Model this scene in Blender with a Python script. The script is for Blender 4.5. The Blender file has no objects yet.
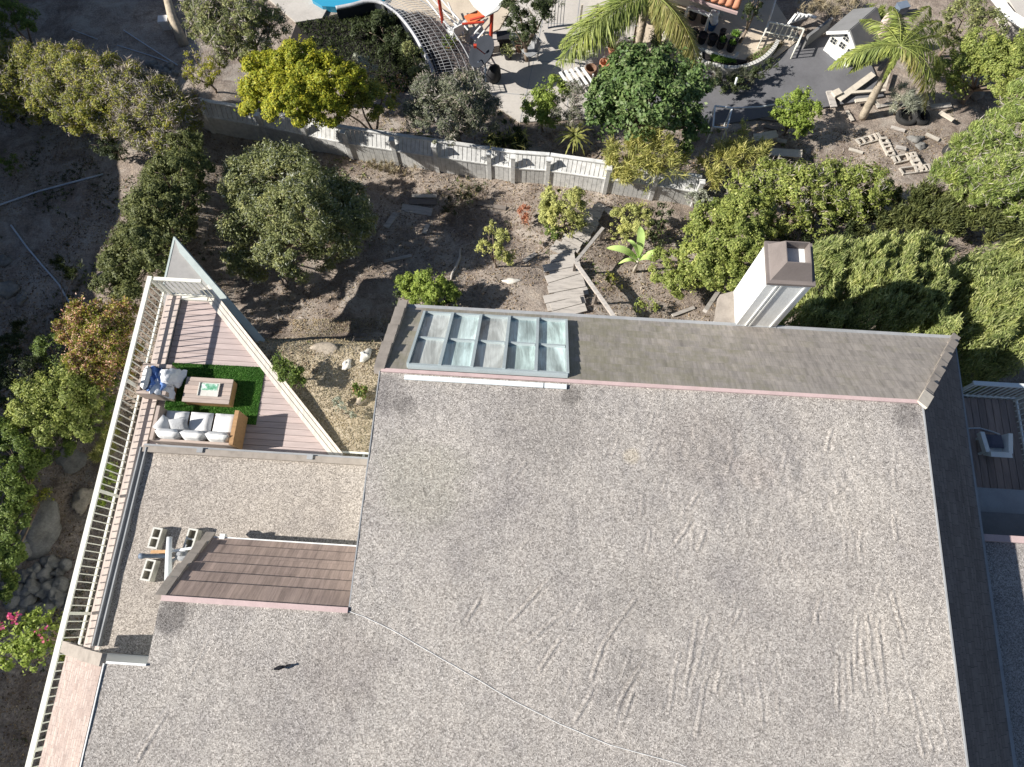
import bpy, math, random
import numpy as np
from mathutils import Vector, Matrix

random.seed(7)
rng = np.random.default_rng(11)
scn = bpy.context.scene
COL = scn.collection
R = math.radians

# ------------------------------------------------------------------ camera model
TILT = R(18.42); FPX = 710.0; CAMZ = 22.5
CT, ST = math.cos(TILT), math.sin(TILT)
def ray(px, py):
    u = (px-512)/FPX; v = (383.5-py)/FPX
    return np.array([u, v*CT+ST, v*ST-CT])
def at(px, py, z):
    d = ray(px, py); s = (z-CAMZ)/d[2]
    return Vector((d[0]*s, d[1]*s, z))
def hit(px, py, P, N):
    d = Vector(ray(px, py)); o = Vector((0, 0, CAMZ))
    return o + d*((P-o).dot(N)/d.dot(N))
def mpp(px, py, z):
    d = ray(px, py); return (z-CAMZ)/d[2]/FPX       # metres per pixel at that height

# house frame: origin at the north-west corner of the main roof
HA = R(-3.6); HO = Vector((-2.46, 4.39, 0))
E1 = Vector((math.cos(HA), math.sin(HA), 0)); E2 = Vector((-math.sin(HA), math.cos(HA), 0))
def hw(x, y, z): 
    p = HO + E1*x + E2*y; return Vector((p.x, p.y, z))
def hl(p):
    d = Vector((p.x, p.y, 0)) - HO; return (d.dot(E1), d.dot(E2))

# ------------------------------------------------------------------ value noise
_perm = rng.random((256, 256))
def vnoise(x, y, s):
    x = np.asarray(x)*s + 71.3; y = np.asarray(y)*s + 33.7
    xi = np.floor(x).astype(int); yi = np.floor(y).astype(int)
    fx = x-xi; fy = y-yi
    fx = fx*fx*(3-2*fx); fy = fy*fy*(3-2*fy)
    a = _perm[xi % 256, yi % 256]; b = _perm[(xi+1) % 256, yi % 256]
    c = _perm[xi % 256, (yi+1) % 256]; d = _perm[(xi+1) % 256, (yi+1) % 256]
    return (a*(1-fx)+b*fx)*(1-fy)+(c*(1-fx)+d*fx)*fy - .5
def sstep(a, b, x):
    t = np.clip((x-a)/(b-a), 0, 1); return t*t*(3-2*t)

def ground(x, y):
    x = np.asarray(x, float); y = np.asarray(y, float)
    base = np.interp(y, [-60, -4, 2, 6, 8, 10.5, 13, 15.5, 17, 40, 120], [5, 4.3, 4.2, 4.0, 3.2, 2.5, 2.1, 1.75, 1.35, 1.35, -6])
    left = np.interp(y, [-60, -4, 6, 12, 16, 20, 120], [4.6, 3.4, 3.2, 2.9, 2.4, 1.6, -6])
    w = sstep(-8, -10.5, x) if False else 1-sstep(-10.5, -8, x)
    z = base*(1-w)+left*w
    pl = (1-sstep(6.1, 7.9, y+.3*vnoise(x, y, .9)))*sstep(-7.2, -6.2, x)*(1-sstep(-2.3, -.8, x))*sstep(-1, 2, y)
    z = z*(1-pl)+(6.53+.03*(4.5-y))*pl
    foot = -14.5-.22*np.clip(y, -10, 25)
    z = z + (4.9+1.8*sstep(13, 18, y))*sstep(0, 2.6, foot-x) * (1-sstep(26, 40, y))  # unseen bank on the left, added and raised to shade the ground
    z = z + .8*sstep(9, 14, x)*(1-sstep(11, 15, y))
    yard = 1-sstep(15, 17, y)
    rough = (yard + (1-yard)*w*.7)*(1-.75*pl)
    z = z + rough*(.5*vnoise(x, y, .35)+.22*vnoise(x, y, 1.1)+.09*vnoise(x+9, y, 2.9))
    far = sstep(40, 90, np.hypot(x, y))
    z = z + far*6*vnoise(x, y, .02)
    return z
def gz(x, y): return float(ground(x, y))
def atg(px, py, h=0.0):
    z = 3.0
    for _ in range(12):
        p = at(px, py, z); z = .5*z+.5*(gz(p.x, p.y)+h)
    return at(px, py, z)

# ------------------------------------------------------------------ materials
def mat(name, build):
    m = bpy.data.materials.new(name); m.use_nodes = True
    nt = m.node_tree; nt.nodes.clear()
    out = nt.nodes.new('ShaderNodeOutputMaterial')
    sh = build(nt)
    nt.links.new(sh, out.inputs[0]); return m
def nd(nt, t, **kw):
    n = nt.nodes.new(t)
    for k, v in kw.items():
        if k in n.inputs: n.inputs[k].default_value = v
        else: setattr(n, k, v)
    return n
def ramp(nt, fac, stops, interp='LINEAR'):
    r = nt.nodes.new('ShaderNodeValToRGB'); r.color_ramp.interpolation = interp
    e = r.color_ramp.elements
    while len(e) < len(stops): e.new(.5)
    for i, (p, c) in enumerate(stops):
        e[i].position = p; e[i].color = (c[0], c[1], c[2], 1)
    nt.links.new(fac, r.inputs[0]); return r.outputs[0]
def noise(nt, scale, detail=4, rough=.6, vec=None, dist=0):
    n = nd(nt, 'ShaderNodeTexNoise'); n.inputs['Scale'].default_value = scale
    n.inputs['Detail'].default_value = detail; n.inputs['Roughness'].default_value = rough
    n.inputs['Distortion'].default_value = dist
    if vec is None: vec = nd(nt, 'ShaderNodeTexCoord').outputs['Object']
    nt.links.new(vec, n.inputs['Vector']); return n.outputs['Fac']
def mixc(nt, fac, a, b, mode='MIX'):
    m = nd(nt, 'ShaderNodeMix', data_type='RGBA', blend_type=mode)
    if isinstance(fac, (int, float)): m.inputs[0].default_value = fac
    else: nt.links.new(fac, m.inputs[0])
    for i, v in ((6, a), (7, b)):
        if isinstance(v, tuple): m.inputs[i].default_value = (v[0], v[1], v[2], 1)
        else: nt.links.new(v, m.inputs[i])
    return m.outputs[2]
def bsdf(nt, col, rough=.8, spec=.25, metal=0, bump=None, bstr=.3, bdist=.02):
    b = nd(nt, 'ShaderNodeBsdfPrincipled')
    if isinstance(col, tuple): b.inputs['Base Color'].default_value = (col[0], col[1], col[2], 1)
    else: nt.links.new(col, b.inputs['Base Color'])
    if isinstance(rough, (int, float)): b.inputs['Roughness'].default_value = rough
    else: nt.links.new(rough, b.inputs['Roughness'])
    b.inputs['Specular IOR Level'].default_value = spec; b.inputs['Metallic'].default_value = metal
    if bump is not None:
        bp = nd(nt, 'ShaderNodeBump'); bp.inputs['Strength'].default_value = bstr; bp.inputs['Distance'].default_value = bdist
        nt.links.new(bump, bp.inputs['Height']); nt.links.new(bp.outputs[0], b.inputs['Normal'])
    return b.outputs[0]
def scalec(c, k): return tuple(min(1, v*k) for v in c)

def painted(name, c, rough=.6, dirt=.25, sc=3.0, metal=0):
    def f(nt):
        n = noise(nt, sc, 6, .65); n2 = noise(nt, sc*14, 3, .6)
        col = ramp(nt, n, [(.3, scalec(c, 1-dirt)), (.55, c), (.8, scalec(c, 1+dirt*.3))])
        col = mixc(nt, .25, col, ramp(nt, n2, [(.3, scalec(c, .7)), (.7, scalec(c, 1.15))]))
        return bsdf(nt, col, rough, .3, metal, n2, .12, .01)
    return mat(name, f)
def grained(name, c, dark=.55, axis=0, rough=.8, sc=1.0, along=.12, var=1.0):
    """weathered wood, grain stretched along one axis of the object"""
    def f(nt):
        tc = nd(nt, 'ShaderNodeTexCoord'); mp = nd(nt, 'ShaderNodeMapping')
        s = [14*sc]*3; s[axis] = 14*sc*along
        mp.inputs['Scale'].default_value = s; mp.inputs['Rotation'].default_value = (0, 0, -HA)
        nt.links.new(tc.outputs['Object'], mp.inputs['Vector'])
        g = noise(nt, 1, 6, .7, mp.outputs[0])
        isl = nd(nt, 'ShaderNodeNewGeometry').outputs['Random Per Island']
        col = ramp(nt, g, [(.25, scalec(c, dark)), (.5, c), (.75, scalec(c, 1.2))])
        col = mixc(nt, var, col, ramp(nt, isl, [(0, (.78, .76, .75)), (.5, (.95, .95, .95)), (1, (1.12, 1.08, 1.05))]), 'MULTIPLY')
        return bsdf(nt, col, rough, .2, 0, g, .3, .01)
    return mat(name, f)
def gravel(name, tint=(1, 1, 1), big=1.0, stains=()):
    def f(nt):
        tc = nd(nt, 'ShaderNodeTexCoord').outputs['Object']
        v = nd(nt, 'ShaderNodeTexVoronoi'); v.inputs['Scale'].default_value = 50; v.inputs['Randomness'].default_value = 1
        nt.links.new(tc, v.inputs['Vector'])
        sep = nd(nt, 'ShaderNodeSeparateColor'); nt.links.new(v.outputs['Color'], sep.inputs[0])
        st = ramp(nt, sep.outputs[0], [(0, (.07, .065, .06)), (.2, (.22, .205, .195)), (.5, (.43, .41, .39)), (.78, (.60, .57, .545)), (1, (.86, .83, .80))])
        fine = noise(nt, 105, 2, .7)
        st = mixc(nt, .5, st, ramp(nt, fine, [(.36, (.08, .072, .068)), (.5, (.41, .39, .37)), (.64, (.76, .73, .70))]))
        med = noise(nt, 13, 3, .7)
        st = mixc(nt, .12, st, ramp(nt, med, [(.3, (.78, .78, .78)), (.5, (.98, .98, .98)), (.7, (1.12, 1.12, 1.12))]), 'MULTIPLY')
        n1 = noise(nt, .33, 5, .6, dist=.4)
        st = mixc(nt, 1, st, ramp(nt, n1, [(.30, (.80, .79, .80)), (.5, (.97, .96, .95)), (.68, (1.08, 1.07, 1.05))]), 'MULTIPLY')
        n2 = noise(nt, 1.6, 5, .65)
        st = mixc(nt, .8, st, ramp(nt, n2, [(.28, (.84, .83, .84)), (.45, (1, .99, .98)), (.74, (1.06, 1.04, 1.01))]), 'MULTIPLY')
        st = mixc(nt, 1, st, (tint[0]*.905, tint[1]*.897, tint[2]*.882), 'MULTIPLY')
        wp = nd(nt, 'ShaderNodeNewGeometry').outputs['Position'] if stains else None
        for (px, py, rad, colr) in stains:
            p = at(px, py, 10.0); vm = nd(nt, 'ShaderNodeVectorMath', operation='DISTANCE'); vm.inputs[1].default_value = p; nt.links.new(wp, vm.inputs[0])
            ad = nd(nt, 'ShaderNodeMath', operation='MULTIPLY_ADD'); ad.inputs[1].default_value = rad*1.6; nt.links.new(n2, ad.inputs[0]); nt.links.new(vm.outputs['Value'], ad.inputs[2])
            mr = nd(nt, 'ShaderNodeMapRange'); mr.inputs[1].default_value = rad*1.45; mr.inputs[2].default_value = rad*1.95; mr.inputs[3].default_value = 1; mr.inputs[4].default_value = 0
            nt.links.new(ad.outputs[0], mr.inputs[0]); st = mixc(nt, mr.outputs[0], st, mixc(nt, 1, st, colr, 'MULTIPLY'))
        h = nd(nt, 'ShaderNodeMath', operation='ADD'); nt.links.new(v.outputs['Distance'], h.inputs[0]); nt.links.new(fine, h.inputs[1])
        return bsdf(nt, st, .95, .1, 0, h.outputs[0], .5, .014)
    return mat(name, f)
def shingle(name, c1, c2, mortar, w=.16, hgt=.2, moss=None, streak=.5, squash=.5):
    def f(nt):
        uv = nd(nt, 'ShaderNodeUVMap').outputs[0]
        b = nd(nt, 'ShaderNodeTexBrick'); nt.links.new(uv, b.inputs['Vector'])
        b.offset = .5; b.inputs['Scale'].default_value = 1
        b.inputs['Brick Width'].default_value = w; b.inputs['Row Height'].default_value = hgt
        b.inputs['Mortar Size'].default_value = .006; b.inputs['Mortar Smooth'].default_value = .6; b.inputs['Bias'].default_value = 0
        for k, c in (('Color1', c1), ('Color2', c2), ('Mortar', mortar)): b.inputs[k].default_value = (*c, 1)
        mp = nd(nt, 'ShaderNodeMapping'); mp.inputs['Scale'].default_value = (9, .8, 1); nt.links.new(uv, mp.inputs['Vector'])
        g = noise(nt, 1, 6, .75, mp.outputs[0])
        col = mixc(nt, streak, b.outputs['Color'], ramp(nt, g, [(.25, (.45, .45, .45)), (.5, (.95, .95, .95)), (.75, (1.35, 1.33, 1.3))]), 'MULTIPLY')
        big = noise(nt, .9, 5, .6, uv)
        col = mixc(nt, .7, col, ramp(nt, big, [(.3, (.72, .72, .73)), (.5, (1, 1, 1)), (.72, (1.2, 1.18, 1.14))]), 'MULTIPLY')
        if moss:
            mm = noise(nt, 2.3, 6, .75, uv)
            sx = nd(nt, 'ShaderNodeSeparateXYZ'); nt.links.new(uv, sx.inputs[0])
            mr = nd(nt, 'ShaderNodeMapRange'); mr.inputs[1].default_value = 0; mr.inputs[2].default_value = 5.5; mr.inputs[3].default_value = .14; mr.inputs[4].default_value = -.06
            nt.links.new(sx.outputs[0], mr.inputs[0]); ad = nd(nt, 'ShaderNodeMath', operation='ADD'); nt.links.new(mm, ad.inputs[0]); nt.links.new(mr.outputs[0], ad.inputs[1])
            fac = ramp(nt, ad.outputs[0], [(.47, (0, 0, 0)), (.70, (.55, .55, .55))])
            col = mixc(nt, fac, col, moss)
        return bsdf(nt, col, .9, .15, 0, g, .35, .012)
    return mat(name, f)
def leafmat(name, cols, trans=.3, rough=.55, gain=2.0):
    cols = [scalec(c, gain) for c in cols]
    def f(nt):
        isl = nd(nt, 'ShaderNodeNewGeometry').outputs['Random Per Island']
        n = len(cols)
        col = ramp(nt, isl, [(i/(n-1), c) for i, c in enumerate(cols)])
        big = noise(nt, 1.7, 3, .6)
        col = mixc(nt, .75, col, ramp(nt, big, [(.3, (.62, .68, .62)), (.5, (1, 1, 1)), (.7, (1.3, 1.22, 1.05))]), 'MULTIPLY')
        b = bsdf(nt, col, rough, .3)
        t = nd(nt, 'ShaderNodeBsdfTranslucent'); nt.links.new(col, t.inputs[0])
        mx = nd(nt, 'ShaderNodeMixShader'); mx.inputs[0].default_value = trans
        nt.links.new(b, mx.inputs[1]); nt.links.new(t.outputs[0], mx.inputs[2]); return mx.outputs[0]
    return mat(name, f)
def dirtmat():
    def f(nt):
        n1 = noise(nt, .45, 6, .65, dist=.3); n2 = noise(nt, 3.2, 6, .75); n3 = noise(nt, 19, 5, .75)
        c = ramp(nt, n1, [(.3, (.20, .162, .135)), (.5, (.31, .26, .222)), (.68, (.43, .37, .315))])
        c = mixc(nt, .8, c, ramp(nt, n2, [(.3, (.55, .53, .52)), (.5, (1, 1, 1)), (.7, (1.32, 1.28, 1.2))]), 'MULTIPLY')
        c = mixc(nt, .8, c, ramp(nt, n3, [(.33, (.5, .48, .47)), (.5, (1, 1, 1)), (.66, (1.45, 1.42, 1.36))]), 'MULTIPLY')
        n4 = noise(nt, 1.1, 6, .7, dist=.8)
        c = mixc(nt, ramp(nt, n4, [(.5, (0, 0, 0)), (.66, (.75, .75, .75))]), c, mixc(nt, n3, (.38, .335, .29), (.54, .49, .43)))
        c = mixc(nt, ramp(nt, n4, [(.33, (.7, .7, .7)), (.45, (0, 0, 0))]), c, mixc(nt, n3, (.12, .09, .07), (.22, .165, .13)))
        # pale sandy patch between the deck and the house
        tc = nd(nt, 'ShaderNodeTexCoord').outputs['Object']
        vm = nd(nt, 'ShaderNodeVectorMath', operation='DISTANCE'); vm.inputs[1].default_value = (-4.2, 5.0, 6.5)
        nt.links.new(tc, vm.inputs[0])
        ad = nd(nt, 'ShaderNodeMath', operation='MULTIPLY_ADD'); ad.inputs[1].default_value = 2.4; nt.links.new(n2, ad.inputs[0]); nt.links.new(vm.outputs['Value'], ad.inputs[2])
        fac = ramp(nt, ad.outputs[0], [(.0, (0, 0, 0)), (1, (0, 0, 0))])
        mr = nd(nt, 'ShaderNodeMapRange'); mr.inputs[1].default_value = 2.6; mr.inputs[2].default_value = 4.6; mr.inputs[3].default_value = .8; mr.inputs[4].default_value = 0
        nt.links.new(ad.outputs[0], mr.inputs[0])
        sand = ramp(nt, n3, [(.3, (.34, .27, .18)), (.5, (.52, .44, .31)), (.7, (.66, .58, .45))])
        c = mixc(nt, mr.outputs[0], c, sand)
        ad2 = nd(nt, 'ShaderNodeMath', operation='ADD'); nt.links.new(n2, ad2.inputs[0]); nt.links.new(n3, ad2.inputs[1])
        return bsdf(nt, c, .95, .1, 0, ad2.outputs[0], .8, .05)
    return mat('dirt', f)
def rockmat(name, c):
    def f(nt):
        n = noise(nt, 2.2, 7, .7); n2 = noise(nt, 14, 5, .7)
        col = ramp(nt, n, [(.3, scalec(c, .6)), (.5, c), (.72, scalec(c, 1.35))])
        col = mixc(nt, .6, col, ramp(nt, n2, [(.3, (.6, .6, .6)), (.6, (1.15, 1.15, 1.12))]), 'MULTIPLY')
        return bsdf(nt, col, .9, .15, 0, n2, .5, .03)
    return mat(name, f)
def fabric(name, c, wr=4.0):
    def f(nt):
        n = noise(nt, wr, 4, .6, dist=.6); n2 = noise(nt, 160, 2, .6)
        col = mixc(nt, .35, c, ramp(nt, n, [(.3, scalec(c, .72)), (.7, scalec(c, 1.1))]))
        return bsdf(nt, col, .95, .1, 0, n, .5, .03)
    return mat(name, f)
def glassmat(name, c, seed):
    def f(nt):
        tc = nd(nt, 'ShaderNodeTexCoord'); mp = nd(nt, 'ShaderNodeMapping')
        mp.inputs['Location'].default_value = (seed*3.1, seed*1.7, seed); mp.inputs['Rotation'].default_value = (0, 0, .25)
        mp.inputs['Scale'].default_value = (3.2, .7, .6)
        nt.links.new(tc.outputs['Object'], mp.inputs['Vector'])
        n = noise(nt, 1, 4, .6, mp.outputs[0], .5)
        col = ramp(nt, n, [(.32, scalec(c, .5)), (.45, scalec(c, .9)), (.52, scalec(c, 1.15)), (.6, scalec(c, 1.5)), (.75, scalec(c, 1.7))])
        mp2 = nd(nt, 'ShaderNodeMapping'); mp2.inputs['Rotation'].default_value = (0, 0, .12); mp2.inputs['Scale'].default_value = (26, 1.2, 1); nt.links.new(tc.outputs['Object'], mp2.inputs['Vector'])
        st = noise(nt, 1, 5, .7, mp2.outputs[0])
        col = mixc(nt, .6, col, ramp(nt, st, [(.35, (.72, .72, .73)), (.6, (1.1, 1.1, 1.1))]), 'MULTIPLY')  # streaks paint reflections, dirt and inner sheer into the pane colour
        return bsdf(nt, col, ramp(nt, st, [(.4, (.08, .08, .08)), (.7, (.4, .4, .4))]), .5)
    return mat(name, f)

M = {}
M['dirt'] = dirtmat()
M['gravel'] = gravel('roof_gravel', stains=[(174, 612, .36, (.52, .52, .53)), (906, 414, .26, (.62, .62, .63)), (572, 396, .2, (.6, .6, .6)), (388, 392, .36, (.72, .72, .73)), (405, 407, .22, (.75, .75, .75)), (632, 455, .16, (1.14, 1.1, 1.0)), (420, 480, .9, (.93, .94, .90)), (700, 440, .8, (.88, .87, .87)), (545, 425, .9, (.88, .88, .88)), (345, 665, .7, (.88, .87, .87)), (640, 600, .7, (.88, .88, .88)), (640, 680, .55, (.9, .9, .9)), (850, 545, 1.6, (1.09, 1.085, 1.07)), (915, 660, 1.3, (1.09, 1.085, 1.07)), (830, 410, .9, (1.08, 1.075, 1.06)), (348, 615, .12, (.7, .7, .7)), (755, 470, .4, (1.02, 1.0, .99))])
M['gravel_pink'] = gravel('lower_roof_gravel', (1.03, 1.0, .965))
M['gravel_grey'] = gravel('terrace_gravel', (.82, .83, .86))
M['shake_north'] = shingle('moss_grey_shingle', (.315, .288, .262), (.34, .31, .28), (.27, .245, .22), .17, .2145, (.21, .20, .12), .85)
M['shake_brown'] = shingle('brown_shake', (.34, .262, .225), (.39, .30, .26), (.29, .225, .195), .09, .4, None, 1.0)
M['shake_tan'] = shingle('tan_shingle', (.36, .285, .25), (.45, .375, .335), (.27, .22, .2), .15, .06, None, .5)
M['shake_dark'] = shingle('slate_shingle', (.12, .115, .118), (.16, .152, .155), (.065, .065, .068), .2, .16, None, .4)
M['cap_tile'] = painted('weathered_cap_tile', (.34, .30, .26), .9, .35, 4)
M['pink_trim'] = painted('pink_metal_trim', (.54, .41, .395), .6, .2)
M['white_trim'] = painted('white_trim', (.78, .79, .77), .5, .1)
M['stucco'] = painted('off_white_stucco', (.66, .69, .66), .9, .15, 2)
def chimneymat(nt):
    tc = nd(nt, 'ShaderNodeTexCoord'); mp = nd(nt, 'ShaderNodeMapping'); mp.inputs['Scale'].default_value = (9, 9, .5); nt.links.new(tc.outputs['Object'], mp.inputs['Vector'])
    st = noise(nt, 1, 5, .7, mp.outputs[0]); n = noise(nt, 1.5, 5, .6); fi = noise(nt, 40, 4, .7)
    c = ramp(nt, n, [(.3, (.74, .74, .71)), (.6, (.85, .86, .84))])
    c = mixc(nt, .5, c, ramp(nt, st, [(.3, (.62, .60, .56)), (.48, (.97, .97, .96)), (.7, (1, 1, 1))]), 'MULTIPLY')
    return bsdf(nt, c, .85, .2, 0, fi, .35, .015)
M['chimney_white'] = mat('white_chimney_paint', chimneymat)
M['cap_brown'] = painted('brown_sheet_metal', (.20, .172, .160), .6, .2, 3)
M['gutter_grey'] = painted('grey_gutter_metal', (.33, .34, .35), .5, .25)
M['frame_grey'] = painted('skylight_frame_metal', (.42, .48, .49), .45, .15)
M['fascia_green'] = painted('pale_green_fascia', (.46, .52, .50), .8, .2)
M['overhang_grey'] = painted('grey_flat_roofing', (.36, .35, .335), .9, .2, 4)
M['deck'] = grained('pinkish_deck_board', (.47, .39, .37), .8, 0, .75, 1, .1, .4)
M['mesh_grey'] = painted('mesh_covered_edge', (.50, .51, .53), .9, .45, 9)
M['pallet'] = grained('grey_pallet_wood', (.50, .46, .40), .6, 0, .9, 1, .4)
M['edge_cap'] = grained('cream_edge_board', (.70, .65, .57), .75, 1, .7, 1, .1)
M['deck_cap'] = grained('pale_cap_board', (.56, .48, .435), .75, 1, .75, 1, .1)
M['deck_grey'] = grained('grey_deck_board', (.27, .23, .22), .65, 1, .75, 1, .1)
M['rail_white'] = painted('cream_rail_paint', (.80, .79, .70), .5, .1)
M['rail_blue'] = painted('pale_rail_paint', (.72, .77, .78), .5, .1)
M['teak'] = grained('teak_wood', (.42, .255, .13), .7, 0, .6, 1.4)
M['teak_grey'] = grained('weathered_teak', (.42, .35, .31), .75, 0, .7, 1.4)
M['cushion'] = fabric('pale_grey_cushion', (.74, .74, .73))
M['cushion_dark'] = fabric('dark_grey_cushion', (.10, .11, .15))
M['pillow_grey'] = fabric('speckled_grey_pillow', (.45, .46, .47), 30)
M['blanket_blue'] = fabric('blue_blanket', (.20, .33, .66), 9)
M['blanket_white'] = fabric('white_throw', (.82, .83, .85), 11)
M['turf'] = leafmat('green_turf', [(.04, .10, .02), (.065, .15, .03), (.095, .18, .05)], .15, .8, 2.3)
M['turf_base'] = painted('turf_backing', (.035, .11, .015), .95, .3, 12)
M['block'] = rockmat('concrete_block', (.52, .50, .44))
M['block_light'] = painted('pale_concrete', (.62, .61, .56), .9, .2, 9)
M['pvc'] = painted('white_pipe', (.74, .77, .78), .4, .1)
M['steel_blue'] = painted('blue_grey_steel', (.16, .2, .26), .4, .2)
M['copper_orange'] = painted('rusty_bar', (.6, .36, .18), .7, .3)
M['black'] = painted('black_plastic', (.025, .025, .028), .6, .2)
M['rubber'] = painted('black_rubber', (.035, .035, .035), .85, .3)
M['feather'] = painted('black_feather', (.02, .02, .024), .45, .2, 20)
M['cable'] = painted('pale_cable', (.78, .77, .75), .7, .1)
M['fence'] = painted('whitewashed_fence', (.68, .68, .66), .85, .4, 5)
M['fence_grey'] = painted('greyish_fence_board', (.60, .60, .58), .9, .35, 6)
M['oldwood'] = grained('silvered_plank', (.45, .42, .385), .5, 0, .9, 1, .15)
M['oldwood_dark'] = grained('dark_old_plank', (.2, .175, .155), .5, 0, .9, 1, .15)
M['palewood'] = painted('pale_timber', (.62, .56, .47), .8, .25, 6)
M['concrete'] = painted('patio_concrete', (.50, .47, .43), .9, .22, 1.2)
M['concrete_shade'] = painted('path_painted_shade', (.15, .15, .16), .9, .3, 1.2)  # paving darkened and blued: the shade on the path is painted in
M['beige'] = painted('beige_paving', (.56, .48, .38), .9, .2, 1.5)
M['red'] = painted('red_paint', (.55, .06, .03), .5, .2)
M['orange'] = painted('orange_paint', (.62, .17, .06), .6, .2)
M['blue'] = painted('blue_plastic', (.03, .16, .50), .4, .1)
M['terracotta'] = painted('terracotta_tile', (.55, .25, .15), .85, .25, 6)
M['shed_roof'] = painted('grey_felt_roof', (.20, .20, .20), .9, .2)
M['white_paint'] = painted('white_gloss_paint', (.80, .80, .78), .5, .08)
M['dark_glass'] = painted('dark_window', (.035, .04, .05), .15, .1)
M['umbrella_cloth'] = fabric('faded_pink_cloth', (.66, .52, .48), 12)
M['wicker'] = painted('brown_wicker', (.22, .13, .09), .9, .4, 25)
M['rock'] = rockmat('grey_boulder', (.22, .215, .205))
M['rock_tan'] = rockmat('tan_boulder', (.42, .36, .29))
M['rock_pale'] = rockmat('pale_rock', (.66, .63, .57))
M['bark'] = rockmat('grey_bark', (.24, .19, .15))
M['bark_pale'] = rockmat('pale_bark', (.42, .36, .28))
M['litter'] = leafmat('dry_litter', [(.09, .06, .04), (.2, .14, .09), (.30, .23, .15), (.42, .36, .27), (.14, .11, .09)], .05, .9, 1.0)
M['soil_and_shade'] = painted('soil_and_painted_shade', (.025, .022, .022), .95, .4, 8)  # planter soil; its black also paints the shade beside the pool
M['hose'] = painted('pale_blue_pipe', (.50, .56, .64), .6, .15)
M['net'] = painted('dark_net', (.03, .035, .045), .9, .2)
def watermat(nt):
    n = noise(nt, 3, 3, .5)
    return bsdf(nt, (.04, .30, .48), .06, .5, 0, n, .15, .02)
M['water'] = mat('pool_water', watermat)
GL = [glassmat('skylight_glass_pale', (.44, .55, .52), 1), glassmat('skylight_glass_blue', (.40, .50, .49), 2), glassmat('skylight_glass_brown', (.40, .42, .40), 3), glassmat('skylight_glass_clear', (.55, .66, .64), 4)]
L = {}
L['olive'] = leafmat('grey_green_leaf', [(.06, .07, .03), (.115, .13, .05), (.17, .185, .075), (.085, .095, .04), (.22, .22, .09)])
L['yellow'] = leafmat('yellow_leaf', [(.19, .20, .02), (.30, .30, .025), (.41, .38, .045), (.15, .18, .02), (.24, .30, .035)], .35, .55, 1.5)
L['yellowgreen'] = leafmat('yellow_green_leaf', [(.08, .10, .02), (.16, .17, .03), (.24, .22, .04), (.10, .12, .03)], .3)
L['column'] = leafmat('dull_olive_leaf', [(.04, .05, .02), (.075, .088, .032), (.12, .13, .045), (.055, .065, .026)])
L['greydark'] = leafmat('dusty_dark_leaf', [(.06, .07, .045), (.09, .10, .07), (.13, .13, .10), (.07, .085, .04), (.17, .17, .12)])
L['deep'] = leafmat('deep_green_leaf', [(.04, .07, .022), (.065, .105, .033), (.10, .145, .05), (.05, .08, .026), (.13, .16, .07)], .25, .45)
L['mid'] = leafmat('mid_green_leaf', [(.045, .075, .018), (.08, .115, .025), (.12, .155, .035), (.06, .09, .022)])
L['lime'] = leafmat('lime_leaf', [(.075, .10, .025), (.135, .165, .04), (.20, .225, .06), (.10, .125, .03), (.25, .26, .09)])
L['bright'] = leafmat('bright_lime_leaf', [(.11, .16, .03), (.18, .24, .045), (.26, .31, .075), (.13, .18, .035)], .35, .55, 1.6)
L['feather'] = leafmat('feathery_leaf', [(.10, .14, .04), (.17, .215, .065), (.24, .28, .09), (.30, .33, .13)])
L['hedge'] = leafmat('hedge_needle', [(.06, .08, .026), (.11, .135, .04), (.17, .195, .06), (.26, .27, .12), (.08, .10, .034)])
L['strap'] = leafmat('yellow_strap_leaf', [(.14, .16, .04), (.27, .27, .08), (.42, .39, .15), (.20, .22, .06)], .3, .55, 1.5)
L['pale'] = leafmat('pale_yellow_green_leaf', [(.14, .15, .05), (.24, .25, .08), (.33, .33, .13), (.18, .19, .06)])
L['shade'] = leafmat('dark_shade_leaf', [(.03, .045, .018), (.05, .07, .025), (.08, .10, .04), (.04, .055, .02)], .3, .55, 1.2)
L['twig'] = leafmat('whitish_twig', [(.22, .18, .15), (.36, .31, .28), (.5, .46, .43), (.28, .24, .2)], .05, .9, 1.0)
L['rust'] = leafmat('rusty_pink_leaf', [(.26, .12, .085), (.34, .20, .14), (.40, .29, .24), (.22, .17, .06), (.30, .14, .07)])
L['dryred'] = leafmat('dry_red_leaf', [(.20, .08, .04), (.32, .15, .09), (.25, .12, .08)], .1, .9)
L['drygrass'] = leafmat('dry_grass', [(.32, .27, .17), (.45, .38, .25), (.25, .2, .13), (.5, .45, .33)], .1, .9, 1.0)
L['palm'] = leafmat('palm_leaflet', [(.085, .11, .03), (.14, .17, .045), (.22, .245, .07), (.11, .14, .035)], .3, .55, 1.9)
L['palmdry'] = leafmat('dry_palm_leaflet', [(.18, .17, .06), (.26, .23, .09), (.2, .2, .06), (.14, .16, .05)], .2, .55, 1.5)
L['banana'] = leafmat('banana_leaf', [(.16, .26, .06), (.28, .38, .12), (.36, .44, .18)], .35)
L['grass'] = leafmat('lawn_blade', [(.06, .12, .02), (.10, .18, .03), (.15, .22, .05)], .2)
L['pinkflower'] = leafmat('pink_petal', [(.55, .06, .22), (.7, .12, .32), (.6, .2, .2)], .3, .55, 1.0)
L['grey'] = leafmat('silver_grey_leaf', [(.14, .15, .11), (.22, .23, .18), (.3, .31, .26)])

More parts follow.
